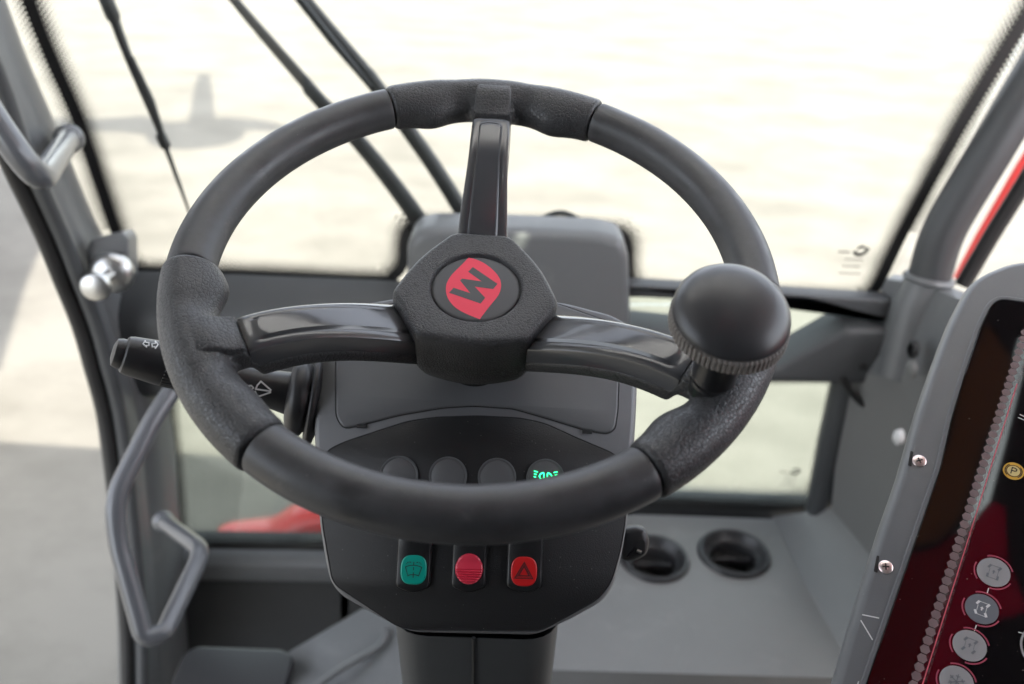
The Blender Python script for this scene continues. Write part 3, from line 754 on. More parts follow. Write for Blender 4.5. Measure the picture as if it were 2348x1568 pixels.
# fine end rings need extra samples near the seams
def seg_angles(): pass
for k in range(3):
    a0_, a1_ = ((90 + 26.2, 210 - 22.2), (210 + 25.6, 330 - 25.6), (330 + 25.6, 450 - 26.4))[k]
    a0_ += A0 + .22; a1_ += A0 - .22
    bm = bmesh.new(); n = 70; rings = []
    L = radians(a1_ - a0_) * RW
    ts = [0, .0003 / L, .0008 / L, .0014 / L] + [.0014 / L + (1 - .0028 / L) * i / n for i in range(1, n)] + [1 - .0014 / L, 1 - .0008 / L, 1 - .0003 / L, 1]
    for t in ts:
        an = radians(a0_ + (a1_ - a0_) * t); s = min(t, 1 - t) * L
        kk = 1 - .10 * (1 - math.sqrt(max(0, 1 - (1 - min(s / .0014, 1)) ** 2)))
        o = Vector((cos(an), sin(an), 0)); c = o * RW; ring = []
        for j in range(36):
            th = 2 * pi * j / 36; rr = RT_ * kk
            # faint moulded flat on the driver's side and a parting line underneath
            ro = cos(th) * rr * (1.0 - .03 * max(0, sin(th))); zz = sin(th) * rr * (1 - .05 * max(0, sin(th)) ** 3)
            ring.append(bm.verts.new(c + o * ro + Vector((0, 0, zz))))
        rings.append(ring)
    for p, q in zip(rings, rings[1:]):
        for j in range(36): bm.faces.new((p[j], p[(j + 1) % 36], q[(j + 1) % 36], q[j]))
    bm.faces.new(rings[0][::-1]); bm.faces.new(rings[-1])
    obj('rim_section', bm, M_rub, wheel, local=True)
def sst(a, b, x):
    t = max(0, min(1, (x - a) / (b - a))); return t * t * (3 - 2 * t)
def ht(r):      # height of the spoke's upper face over the rim plane
    t = max(0, min(1.15, (r - .045) / (.147 - .045))); return -.0360 + .0410 * sin(min(t, 1) * pi / 2)
def sw_(r):     # half width of the spoke
    return .0142 + (.0180 - .0142) * (1 - sst(.04, .12, r))
# one grained grip with its arm to the hub, grown together by remeshing
def grip_shape(a, th, ro, zz, bl=.0072, br=.0072):
    d = abs(a - 90)
    inn = max(0, -cos(th)); up = max(0, sin(th))
    b = math.exp(-((d - 16.5) / 5.2) ** 2) * (bl if a > 90 else br) * inn ** 1.3
    sc = math.exp(-((d - 9.0) / 3.4) ** 2) * .0026
    return ro - b + sc * inn * up, zz - sc * up * (.4 + inn) - b * .25
def make_grip(hl, hr, turn, bl=.0072, br=.0072):
    """hr, hl: degrees the grip runs to either side of its spoke"""
    bm = ring_tube(90 - hr, 90 + hl, RL, 90, .0016, 40, lambda a, th, ro, zz: grip_shape(a, th, ro, zz, bl, br))
    ls = []
    for i in range(30):
        r = .036 + (.172 - .036) * i / 29; hw = sw_(r) + .0006; top = ht(r) - .0145 if r < .1475 else .0055
        if r > .160: top = .0125
        bot = ht(min(r, .147)) - .0285
        if r > .147: bot = -.013
        ls.append([Vector((x, r, z)) for x, z in ((-hw, top - .001), (-hw + .001, top), (hw - .001, top), (hw, top - .001), (hw - .0005, bot + .004), (hw - .004, bot), (-hw + .004, bot), (-hw + .0005, bot + .004), (-hw, top - .001))])
    b2 = loft(ls); bmesh.ops.remove_doubles(b2, verts=b2.verts, dist=1e-6)
    bmesh.ops.holes_fill(b2, edges=[e for e in b2.edges if e.is_boundary])
    bmesh.ops.recalc_face_normals(b2, faces=b2.faces)
    me = bpy.data.meshes.new('t'); b2.to_mesh(me); b2.free(); bm.from_mesh(me)
    for sx in (-1, 1):          # webs where the arm meets the rim
        for (px, py, pz, rr) in ((.0158, .160, -.003, .0045),):
            bmesh.ops.create_icosphere(bm, subdivisions=3, radius=rr, matrix=Matrix.Translation((sx * px, py, pz)))
    g = obj('grip', bm, M_lea, wheel, local=True, smooth=0)
    md = g.modifiers.new('r', 'REMESH'); md.mode = 'VOXEL'; md.voxel_size = .00105; md.adaptivity = 0
    md = g.modifiers.new('s', 'SMOOTH'); md.factor = .5; md.iterations = 22
    apply_mods(g)
    g.rotation_euler = (0, 0, radians(A0 + turn))
make_grip(26.2, 26.4, 0)
make_grip(25.6, 22.2, 120, .0020, .0078)
make_grip(25.6, 25.6, 240, .0072, .0050)
# raised tab on the crown of each grip, continuing the cover
b3 = slab(rnd([(-.0138, .1480), (.0138, .1480), (.0128, .1770), (-.0128, .1770)], [.0005, .0005, .004, .004]), [(0, .0), (0, .0128), (.0006, .0141), (.0016, .0148)], cuts=(None, .006), M=lambda u, v, h: Vector((u, v, h - .0083 + .0100 * sst(.146, .168, v) - .0018 * sst(.168, .180, v))))
tab = obj('grip_tab', b3, M_lea, wheel, local=True, smooth=50)
# glossy spoke cover
def cover_bm():
    xs = [-1, -1, -.985, -.93, -.86, -.8, -.66, -.60, -.55, -.50, -.45, -.30, -.15, 0, .15, .30, .45, .50, .55, .60, .66, .8, .86, .93, .985, 1, 1]
    n = 70; R_ = []
    bm = bmesh.new()
    for i in range(n + 1):
        r = .038 + (.1472 - .038) * i / n; w_ = sw_(r); row = []
        end = sst(.1472, .1445, r)
        for j, x in enumerate(xs):
            z = ht(r)
            if j in (0, len(xs) - 1): z -= .0150
            elif j in (1, len(xs) - 2): z -= .0034
            else:
                z -= .0016 * abs(x) ** 8 + .0007 * x * x
                ridge = sst(.60, .50, abs(x)) * sst(.141, .1375 - .004 * abs(x / .55) ** 2, r)
                groove = math.exp(-((abs(x) - .58) / .05) ** 2) * sst(.1415, .138, r)
                z += .0013 * ridge - .0005 * groove
                z -= .0006 * (1 - end)
            row.append(bm.verts.new((x * w_, r - (.004 * (1 - x * x) if False else 0), z)))
        R_.append(row)
    for a, b in zip(R_, R_[1:]):
        for j in range(len(xs) - 1): bm.faces.new((a[j], a[j + 1], b[j + 1], b[j]))
    bm.faces.new(R_[-1]); bm.faces.new(R_[0][::-1])
    return bm
s0 = obj('spoke_cover', cover_bm(), M_gloss, wheel, local=True, smooth=35)
for o0 in (tab, s0):
    o0.rotation_euler = (0, 0, radians(A0))
    for k in (1, 2):
        c = o0.copy(); COL.objects.link(c); c.parent = wheel; c.rotation_euler = (0, 0, radians(A0 + 120 * k))
# hub: six sided boss with a round recess
hexp = []
for k in range(3):
    a = 90 + A0 + 120 * k
    for s_ in (-1, 1): hexp.append((.0555 * cos(radians(a + s_ * 21)), .0555 * sin(radians(a + s_ * 21))))
    hexp.append((.0485 * cos(radians(a + 60)), .0485 * sin(radians(a + 60))))
hexr = rnd(hexp, [.006, .006, .03] * 3, 8)
def hub_r(a):
    d = Vector((cos(a), sin(a))); best = 0
    for i in range(len(hexr)):
        p = Vector(hexr[i]); q = Vector(hexr[(i + 1) % len(hexr)]); e = q - p; den = d.x * e.y - d.y * e.x
        if abs(den) < 1e-12: continue
        t = (p.x * e.y - p.y * e.x) / den; u = (p.x * d.y - p.y * d.x) / den
        if t > 0 and -1e-6 <= u <= 1 + 1e-6: best = max(best, t)
    return best
HT = -.0225
NA = 180; HR = [hub_r(2 * pi * i / NA) for i in range(NA)]
spec = [(0, .024, -.0795), (0, .0245, -.074), (0, .0285, -.072), (.55, .02, -.068), (.82, .008, -.062), (.955, .001, -.0575), (.985, 0, -.0565), (.985, 0, -.0555), (1, 0, -.0545), (1, 0, -.040), (1, 0, HT - .0048), (1, -.0004, HT - .003), (1, -.0015, HT - .0012), (1, -.0030, HT - .0003), (1, -.0045, HT),
        (.5, .0152, HT), (0, .0318, HT), (0, .0306, HT - .0002), (0, .0300, HT - .0010), (0, .0296, HT - .0026), (0, .0292, HT - .0030), (0, .0100, HT - .0030)]
bm = bmesh.new(); rg = []
for k, c, h in spec:
    rg.append([bm.verts.new(((HR[i] * k + c) * cos(2 * pi * i / NA), (HR[i] * k + c) * sin(2 * pi * i / NA) , h)) for i in range(NA)])
for a, b in zip(rg, rg[1:]):
    for i in range(NA): bm.faces.new((a[i], a[(i + 1) % NA], b[(i + 1) % NA], b[i]))
bm.faces.new(rg[-1]); bm.faces.new(rg[0][::-1])
hub = obj('hub', bm, M_hub, wheel, local=True, smooth=50)
disc = obj('emblem_disc', lathe([(0, HT - .0014), (.0265, HT - .0014), (.0280, HT - .0017), (.0287, HT - .0024), (.0287, HT - .0032)], IDENT, 96), M_disc, hub, local=True)
HD = HT - .0014
def z6(p): return (879.4 + p[0] / 5.714, 527.7 + p[1] / 5.714)      # from an enlarged view of the hub
leaf = [(1113, 361), (1200, 383), (1300, 425), (1400, 495), (1480, 575), (1525, 650), (1537, 725), (1525, 800), (1490, 870), (1430, 945), (1350, 1045), (1300, 1110), (1257, 1166),
        (1120, 1112), (1010, 1060), (925, 1000), (860, 925), (825, 850), (815, 770), (825, 700), (860, 630), (905, 570), (985, 490), (1050, 425)]
lf = WP.locs([z6(p) for p in leaf], HD)
sm = spline([(x, y, 0) for x, y in lf[:13]], 4)[:-1] + spline([(x, y, 0) for x, y in lf[12:] + lf[:1]], 4)[:-1]
obj('emblem', slab([(v.x, v.y) for v in sm], [(0, HD), (0, HD + .00012)]), M_red, disc, local=True, smooth=0)
Wl = [(1167, 485), (1490, 705), (1435, 773), (1192, 741), (1328, 888), (1270, 963), (857, 822), (915, 756), (1137, 828), (1000, 660), (1027, 637), (1285, 673), (1107, 546)]
obj('emblem_letter', slab(WP.locs([z6(p) for p in Wl], HD), [(0, HD + .00005), (0, HD + .00022)]), M_disc, disc, local=True, smooth=0)
# spinner knob
kl = WP.loc(1634, 872, .013); kt = WP.loc(1692, 660, .062)
kx, ky = (kl[0] + kt[0]) / 2, (kl[1] + kt[1]) / 2
KM = lambda u, v, h: Vector((kl[0] + (kt[0] - kl[0]) * max(h, 0) / .05 + u, kl[1] + (kt[1] - kl[1]) * max(h, 0) / .05 + v, .012 + h))
neck = obj('knob_neck', lathe([(.0115, -.008), (.0122, .001), (.0130, .0015), (.0130, .003), (.0120, .0035), (.0125, .016), (.016, .024), (.024, .0285)], KM, 48), M_plas, wheel, local=True)
RK = .0318
obj('knob_ring', lathe([(.0230, .0283), (.0298, .0286), (.0312, .0293), (.0316, .0303), (.0313, .0315), (.0316, .0327), (.0316, .0342), (.0305, .0350), (.028, .0352)], KM, 288, rf=lambda a, r, h: r - (.0010 if (int(a / (2 * pi) * 288 + .5) % 4) in (0,) and r > .029 else 0)), M_knobr, neck, local=True, smooth=25)
obj('knob_cap', lathe([(.0290, .034), (.0302, .0352), (.0309, .0362), (.0308, .0378), (.0299, .0402), (.0280, .0428), (.0245, .0455), (.019, .0480), (.012, .0496), (.006, .0503), (0, .0505)], KM, 96), M_knob, neck, local=True, smooth=60)

# ------------------------------------------------------------------ steering console
B0 = at(1095, 985, .552)
E1, E2 = radians(38), radians(60)     # elevation of the face's and of the lid's normal
N1 = Vector((0, -cos(E1), sin(E1))); N2 = Vector((0, -cos(E2), sin(E2)))
PF = Plane(B0, N1); PL = Plane(B0, N2)
def SM(u, v, h):
    """console skin: flat face below, lid tilted back above, a soft bend between"""
    rb = .018
    if v < -rb: n = N1; p = B0 + X_ * u + PF.y * v
    elif v > rb: n = N2; p = B0 + X_ * u + PL.y * v
    else:
        t = (v + rb) / (2 * rb); n = (N1 * (1 - t) + N2 * t).normalized()
        a = B0 - PF.y * rb; c = B0 + PL.y * rb
        p = a * (1 - t) ** 2 + B0 * 2 * t * (1 - t) + c * t * t + X_ * u
    return p + n * h
def cl(x, y, h=0):
    u, v = PF.loc(x, y, h)
    if v > 0: u, v = PL.loc(x, y, h)
    return (u, v)
def cls(pts, h=0): return [cl(x, y, h) for x, y in pts]
cons = thing('steering_console', 'grey steering column console with black switch panel, green and red buttons and a stalk', 'steering console', (B0.x, B0.y + .1, ZF))
hous = [(948, 1449), (1228, 1455), (1305, 1420), (1378, 1380), (1405, 1345), (1424, 1270), (1438, 1187), (1449, 1050), (1458, 900), (1460, 790), (1445, 742), (1400, 718), (1300, 692), (1190, 678), (1060, 672), (930, 676), (830, 694), (765, 722), (732, 770), (722, 860), (720, 960), (724, 1060), (733, 1200), (745, 1280), (757, 1335), (782, 1366), (905, 1434)]
HO = rnd(cls(hous), .006, 3)
bm = slab(HO, [(.03, -.075), (.006, -.05), (-.001, -.014), (-.0012, -.006), (0, -.003), (.0015, -.0008), (.0035, 0)], SM, cuts=(None, .006))
house = obj('housing', bm, M_house, cons, smooth=50)
face = [(948, 1441), (1238, 1444), (1368, 1373), (1399, 1334), (1420, 1260), (1431, 1194), (1432, 1120), (1424, 1060), (1403, 1040), (1319, 1004), (1249, 972), (1193, 960), (1095, 955), (1000, 958), (934, 967), (787, 1016), (752, 1034), (740, 1060), (738, 1130), (742, 1205), (763, 1324), (773, 1341), (913, 1434)]
FO = rnd(cls(face), .006, 3)
obj('panel_gap', slab(inset(FO, -.0011), [(0, -.002), (0, .0002)], SM, cuts=(None, .006)), M_black, house, smooth=50)
pface = obj('switch_panel', slab(FO, [(0, -.002), (0, .0004), (.0006, .0009)], SM, cuts=(None, .006)), M_face, cons, smooth=50)
lid = [(772, 800), (770, 861), (771, 955), (787, 981), (822, 974), (920, 950), (1018, 934), (1085, 930), (1175, 936), (1260, 960), (1343, 985), (1392, 993), (1409, 983), (1415, 940), (1418, 850), (1418, 765), (1405, 742), (1280, 698), (1180, 690), (1060, 686), (930, 690), (892, 700), (836, 710), (790, 735)]
LO = rnd(cls(lid), .004, 3)
obj('lid_gap', slab(inset(LO, -.0009), [(0, -.002), (0, .0002)], SM, cuts=(None, .006)), M_black, house, smooth=50)
lido = obj('service_lid', slab(LO, [(0, -.002), (0, .0003), (.0005, .0008), (.0014, .0011)], SM, cuts=(None, .006)), M_lid, cons, smooth=50)
for (x, y) in ((829, 974), (1346, 987)):
    u, v = cl(x, y); obj('lid_notch', slab([(u - .0033, v - .002), (u + .0033, v - .002), (u + .0033, v + .0004), (u - .0033, v + .0004)], [(0, 0), (0, .0013)], SM), M_black, lido, smooth=0)
# indicator lenses
for i, (x, y) in enumerate(((915, 1089), (1027, 1091), (1139, 1094), (1250, 1096))):
    u, v = cl(x, y); Mi = lambda a, b, h, u=u, v=v: SM(u + a, v + b, h)
    o = obj('indicator_lamp' , lathe([(.0128, 0), (.0128, .0013), (.0124, .0018), (.0119, .0017), (.0116, .0012), (.0105, .0016), (.006, .0024), (0, .0027)], Mi, 48), M_blank, cons, smooth=35, label=('lit indicator lamp with green headlight symbol' if i == 3 else None))
    obj('lens_edge', lathe([(.0124, .0011), (.0127, .0019), (.0131, .0019), (.0132, .0009)], Mi, 48), M_house, o)
    if i == 3:
        g = bmesh.new(); h = .0024
        for s_ in (-1, 1):
            ribbon([(s_ * .0012, .0034), (s_ * .0012, -.001)], .0007, Mi, h, h + .0004, g)
            ribbon([(s_ * .0012 + s_ * .0030 * sin(radians(q)) * 1, .0012 + .0024 * cos(radians(q))) for q in range(0, 181, 20)], .0008, Mi, h, h + .0004, g)
            for q in (0, 1, 2): ribbon([(s_ * .0054, .0040 - q * .0019), (s_ * .0080, .0046 - q * .0019)], .0006, Mi, .0018, .0023, g)
        obj('lamp_symbol', g, M_lamp, o, smooth=0)
# rocker switches
def rocker(x0, x1, y0, y1, kind):
    (ua, va), (ub, vb) = cl(x0, y1), cl(x1, y0)
    out = rnd([(ua, va + .0035), ((ua + ub) / 2, va - .0012), (ub, va + .0035), (ub, vb), (ua, vb)], [.003, .02, .003, .002, .002])
    hump = lambda v: .0045 + .0022 * sst(va + .018, va + .04, v) - .0006 * sst(va + .010, va, v)
    b = slab(out, [(-.0006, 0), (0, .0008), (0, .5), (.0004, .85), (.0014, 1.0)], lambda u, v, h: SM(u, v, h if h < .01 else hump(v) * h), cuts=(None, .003))
    return obj('rocker_switch', b, M_plas, cons, smooth=50, label={'g': 'rocker switch with green washer button', 'r': 'rocker switch with ribbed red button', 'h': 'rocker switch with red hazard button'}[kind]), hump
for kind, x0, x1, cx, cy in (('g', 907, 994, 948, 1306), ('r', 1034, 1119, 1075, 1304), ('h', 1160, 1246, 1201, 1310)):
    sw, hump = rocker(x0, x1, 1170, 1355, kind)
    u, v = cl(cx, cy, .005); H = .0045
    rx, ry = (.0093, .0101) if kind == 'r' else (.0088, .0097)
    p_ = 2.0 if kind == 'r' else 2.7
    sup = [(rx * math.copysign(abs(cos(a)) ** (2 / p_), cos(a)), ry * math.copysign(abs(sin(a)) ** (2 / p_), sin(a))) for a in [2 * pi * i / 64 for i in range(64)]]
    sup = [(u + a, v + b) for a, b in sup]
    if kind == 'r':
        M2 = lambda a, b, h, v=v: SM(a, b, h + (0 if h < H + .0009 else (.0005 * sin((b - v) * 2 * pi / .00165) * sst(v + .0005, v - .0005, b) - .0008 * math.exp(-((b - v - .004) / .003) ** 2))))
        bt = obj('button', slab(sup, [(0, H - .001), (0, H + .0007), (.0006, H + .0016), (.0014, H + .0020)], M2, cuts=(None, .0004)), M_redb, sw, smooth=60)
    else:
        bt = obj('button', slab(sup, [(0, H - .001), (0, H + .0004), (.0005, H + .0010), (.0011, H + .0011)], SM), M_green if kind == 'g' else M_redh, sw, smooth=50)
    obj('button_gap', slab(inset(sup, -.0005), [(0, H - .001), (0, H + .0002)], SM), M_black, sw, smooth=0)
    Ms = lambda a, b, h, u=u, v=v: SM(u + a, v + b, h)
    h0, h1 = H + .0010, H + .0013
    if kind == 'g':
        g = bmesh.new()
        ribbon(arc(0, -.0105, .0135, 66, 114, 10) + [(-.0036, -.0040)] + arc(0, -.0118, .0088, 114, 66, 8)[0:] + [], .0005, Ms, h0, h1, g, closed=True)
        ribbon([(0, .0052), (0, .0030)], .0005, Ms, h0, h1, g); ribbon([(0, .0018), (0, -.0002)], .0005, Ms, h0, h1, g); ribbon([(0, -.0016), (0, -.0052)], .0005, Ms, h0, h1, g)
        for s_ in (-1, 1):
            for a0, a1 in ((110, 80), (65, 40), (25, 5)):
                ribbon([(s_ * (.0026 + .0024 * cos(radians(q))), .0036 + .0014 * sin(radians(q))) for q in (a0, (a0 + a1) / 2, a1)], .0005, Ms, h0, h1, g)
        obj('washer_symbol', g, M_ink, bt, smooth=0)
    if kind == 'h':
        g = bmesh.new()
        for k in (1, .58): ribbon([(0, .0062 * k - .0002), (-.0060 * k, -.0042 * k - .0002), (.0060 * k, -.0042 * k - .0002)], .0007, Ms, h0, h1, g, closed=True)
        ribbon([(0, .0062 * .78 - .0002), (-.0060 * .78, -.0042 * .78 - .0002), (.0060 * .78, -.0042 * .78 - .0002)], .0003, Ms, h0, h1, g, closed=True)
        obj('hazard_symbol', g, M_inkr, bt, smooth=0)
# steering shaft collar on the lid
sc = WM @ Vector((0, 0, -.078))
obj('shaft_collar', lathe([(.021, .006), (.0225, 0), (.0225, -.05), (.026, -.06)], lambda u, v, h: WM @ Vector((u, v, -.078 + h)), 48), M_plas, cons)
# column below the housing
cA = at(1098, 1330, .625); cB = Vector((cA.x + .005, cA.y + .05, ZF))
ls = []
for i in range(9):
    t = i / 8; c = cA.lerp(cB, t); hw = .062 - .006 * sin(t * pi); hd = .055
    pr = rnd([(-hw, -hd), (hw, -hd), (hw, hd), (-hw, hd)], .028, 6)
    ls.append([Vector((c.x + a, c.y + b, c.z)) for a, b in pr + pr[:1]])
colm = obj('column_cover', loft(ls), M_cabd, cons, smooth=60)
obj('cover_seam', tube([ls[0][0].lerp(ls[0][7], .5) * 0 + Vector((cA.x - .001, cA.y - .0551, cA.z)), Vector((cB.x - .001, cB.y - .0551, cB.z))], .0016, 6), M_black, colm)
# adjusting lever on the right side
LV = Plane(at(1466, 1246, .60), (-.1, -.8, .55))
bm = slab(rnd(LV.locs([(1425, 1212), (1462, 1206), (1482, 1215), (1490, 1240), (1484, 1272), (1462, 1286), (1425, 1290)]), .006), [(0, -.014), (-.0, -.004), (.002, -.001), (.005, 0)], LV.M)
lv = obj('adjusting_lever', bm, M_plas2, cons, smooth=50)
lc = LV.loc(1466, 1252)
obj('lever_hole', slab(rnd([(lc[0] - .003, lc[1] - .006), (lc[0] + .004, lc[1] - .006), (lc[0] + .004, lc[1] + .005), (lc[0] - .003, lc[1] + .005)], .003), [(0, -.002), (0, .0004)], LV.M), M_black, lv, smooth=0)
obj('lever_pin', tube([LV.hit(1460, 1262, .001), LV.hit(1470, 1266, .001)], .0012, 8), M_chrome, lv)

# stalk on the left of the column
sa = at(735, 918, .585); sb = at(283, 812, .520); sdv = (sb - sa).normalized(); SL = (sb - sa).length
SP = Plane(sa, sdv, (0, -.4, 1)); SPM = SP.M
r1_, L_ = .0125, SL
obj_st = obj('indicator_stalk', lathe([(.0175, -.02), (.0172, .012), (.0155, .024), (.0132, .040), (.0128, .07), (.0125, L_ - .050), (.0136, L_ - .044), (.0141, L_ - .038)], SPM, 48), M_plas2, cons, smooth=50)
obj('ribbed_collar', lathe([(.0136, L_ - .046), (.0150, L_ - .044), (.0152, L_ - .026), (.0146, L_ - .025)], SPM, 180, rf=lambda a, r, h: r - (.0007 if (int(a / (2 * pi) * 180 + .5) % 5) in (0, 1) and r > .0149 else 0)), M_plas2, obj_st, smooth=25)
obj('stalk_end', lathe([(.0148, L_ - .0255), (.0150, L_ - .024), (.0130, L_ - .004), (.0122, L_ - .001), (.0110, L_ + .000), (.0100, L_ + .0002), (.0100, L_ + .0025), (.0090, L_ + .0055), (.005, L_ + .0068), (0, L_ + .007)], SPM, 48), M_plas2, obj_st, smooth=35)
def on_stalk(x, y, r):
    d = ray(x, y).normalized(); o = C0 - sa; dd = d - sdv * d.dot(sdv); oo = o - sdv * o.dot(sdv)
    a = dd.dot(dd); b = 2 * dd.dot(oo); c = oo.dot(oo) - r * r; q = b * b - 4 * a * c
    if q < 0: q = 0
    t = (-b - math.sqrt(q)) / (2 * a); P = C0 + d * t
    ax = sa + sdv * (P - sa).dot(sdv); n = (P - ax).normalized(); return P, n
def stroke_on_stalk(lines, r, wd, g):
    for l in lines:
        P = [on_stalk(x, y, r) for x, y in l]
        for (a, na), (b, nb) in zip(P, P[1:]):
            t = (b - a); 
            if t.length < 1e-6: continue
            s_ = t.normalized().cross(na) * wd / 2
            e = t.normalized() * wd * .3
            vs = [a - e - s_ + na * .0002, b + e - s_ + nb * .0002, b + e + s_ + nb * .0002, a - e + s_ + na * .0002]
            tp_ = [g.verts.new(v) for v in vs]; bt_ = [g.verts.new(v - na * .0006) for v in vs]
            g.faces.new(tp_)
            for i in range(4): g.faces.new((tp_[i], tp_[(i + 1) % 4], bt_[(i + 1) % 4], bt_[i]))
    return g
g = stroke_on_stalk([[(328, 788), (333, 781), (334, 785), (341, 785), (341, 792), (335, 792), (336, 796), (328, 788)], [(362, 790), (356, 782), (356, 787), (348, 788), (349, 795), (355, 795), (356, 799), (362, 790)]], .0143, .0007, bmesh.new())
obj('arrow_symbols', g, M_white, obj_st, smooth=0)
g = stroke_on_stalk([[(598, 874), (621, 894)], [(586, 892), (620, 897)], [(590, 910), (620, 900)], [(598, 874), (590, 883), (586, 892)], [(585, 897), (590, 910)], [(568, 884), (568, 893), (572, 893), (572, 884), (576, 884), (581, 889), (576, 894), (572, 893)]], .0155, .0010, bmesh.new())
obj('wiper_symbol', g, M_white, obj_st, smooth=0)
# collars of the stalk housing
for (x, y, d, R1, th, tl) in ((682, 915, .575, .0285, .012, .05), (716, 925, .585, .036, .006, .0)):
    P = at(x, y, d); pl = Plane(P, (-.93, -.12, .20), (0, -1, 0))
    obj('stalk_collar', lathe([(0, th * .6), (R1 * .55, th * .62), (R1 * .85, th * .5), (R1 * .97, th * .25), (R1, 0), (R1 * .97, -th * .4), (R1 * .6, -th), (R1 * .6, -th - .03)], pl.M, 48, rf=lambda a, r, h: r * (1 + .10 * cos(a - pi))), M_plas2, cons, smooth=60)

# ------------------------------------------------------------------ control display on the right
dn = Vector((-.38, -.52, 1.0)).normalized()
DP = Plane(at(2150, 1300, .515), dn, at(2300, 1330, .50) - at(2150, 1300, .515))
upv = Vector(DP.loc(2190, 700)) - Vector(DP.loc(1900, 1568))
disp = thing('control_display', 'tilted tablet like control display in a grey frame at the right edge, with round buttons', 'control display', DP.M(.1, -.1, -.1))
outer = [(1902, 1568), (1960, 1372), (2014, 1200), (2057, 1076), (2099, 930), (2155, 772), (2190, 695), (2225, 640), (2280, 608), (2347, 591), (2480, 590), (2680, 640), (2720, 700), (2560, 1700), (2500, 1800), (1835, 1800)]
OD = DP.locs(outer)
OD = [(v.x, v.y) for v in spline([(x, y, 0) for x, y in OD[:11]], 3)] + OD[11:]
fr_ = obj('frame', slab(OD, [(.012, -.034), (.003, -.026), (0, -.016), (.0005, -.008), (.0025, -.003), (.0060, -.0004), (.0075, 0)], DP.M), M_disp, disp, smooth=40)
scr = [(1986, 1568), (2155, 1076), (2183, 954), (2211, 860), (2246, 755), (2271, 702), (2292, 687), (2347, 695), (2620, 735), (2450, 1720), (1930, 1730)]
SO = rnd(DP.locs(scr), .004, 3)
obj('screen_lip', slab(inset(SO, -.0035), [(0, -.001), (0, .0006), (.0008, .0012), (.0028, .0012), (.0032, .0004)], DP.M), M_disp, fr_, smooth=30)
obj('screen_gap', slab(inset(SO, -.0008), [(0, -.001), (0, .0006)], DP.M), M_black, fr_, smooth=0)
scro = obj('screen', slab(SO, [(0, -.001), (0, .0008), (.0003, .0010)], DP.M), M_scr, disp, smooth=0)
HS = .0010
def dl(x, y): return DP.loc(x, y, HS)
for (x, y) in ((2107, 1057), (2030, 1300)):
    u, v = DP.loc(x, y); Md = lambda a, b, h, u=u, v=v: DP.M(u + a, v + b, h)
    s_ = obj('screw', lathe([(.0044, 0), (.0044, .0006), (.0038, .0011), (.0015, .0013), (0, .0013)], Md, 32), M_screw, fr_, smooth=40)
    g = bmesh.new(); an = .5 if x > 2100 else .15
    for q in (0, 1):
        ca, sa_ = cos(an + q * pi / 2), sin(an + q * pi / 2); ribbon([(-.0021 * ca, -.0021 * sa_), (.0021 * ca, .0021 * sa_)], .0009, Md, .0012, .00145 + q * .00003, g)
    obj('cross_slot', g, M_black, s_, smooth=0)
    g = slab(rnd([(u - .0068, v - .0045), (u - .0045, v - .0050), (u - .0045, v + .0065), (u - .0060, v + .0065)], .0005), [(0, 0), (0, .0003)], DP.M); obj('screw_recess', g, M_black, fr_, smooth=0)
for a, b in (((1976, 1409), (2015, 1417)), ((1973, 1422), (2000, 1467)), ((1963, 1577), (1968, 1562))):
    obj('white_mark', ribbon([DP.loc(*a), DP.loc(*b)], .0007, DP.M, .0000, .0003), M_white, fr_, smooth=0)
ud = upv.normalized(); rd = Vector((ud.y, -ud.x))
def disc_on(x, y, r, m, h0, h1, name, par, ry=None):
    u, v = dl(x, y); return obj(name, slab([(u + r * cos(2 * pi * k / 48), v + (ry or r) * sin(2 * pi * k / 48)) for k in range(48)], [(0, h0), (0, h1)], DP.M), m, par, smooth=0)
def axis_pt(u, v, a, b): return (u + rd.x * a + ud.x * b, v + rd.y * a + ud.y * b)
# P symbol
disc_on(2323, 1080, .0062, M_gold, HS, HS + .0002, 'parking_symbol', scro)
pk = bpy.data.objects['parking_symbol']; u, v = dl(2323, 1080)
disc_on(2323, 1080, .0036, mat('pale_gold', (.62, .50, .22), .4), HS + .0002, HS + .0003, 'symbol_disc', pk)
g = bmesh.new()
for s_ in (0, 180):
    ribbon([axis_pt(u, v, .0049 * cos(radians(q)), .0049 * sin(radians(q))) for q in range(-50 + s_, 51 + s_, 10)], .0005, DP.M, HS + .0002, HS + .0004, g)
ribbon([axis_pt(u, v, .0041 * cos(radians(q)), .0041 * sin(radians(q))) for q in range(0, 360, 12)], .0004, DP.M, HS + .0002, HS + .0004, g, closed=True)
ribbon([axis_pt(u, v, -.0012, -.0023), axis_pt(u, v, -.0012, .0022), axis_pt(u, v, .0006, .0022), axis_pt(u, v, .0016, .0016), axis_pt(u, v, .0016, .0006), axis_pt(u, v, .0006, 0), axis_pt(u, v, -.0012, 0)], .0006, DP.M, HS + .0003, HS + .0005, g)
obj('letter_p', g, M_black, pk, smooth=0)
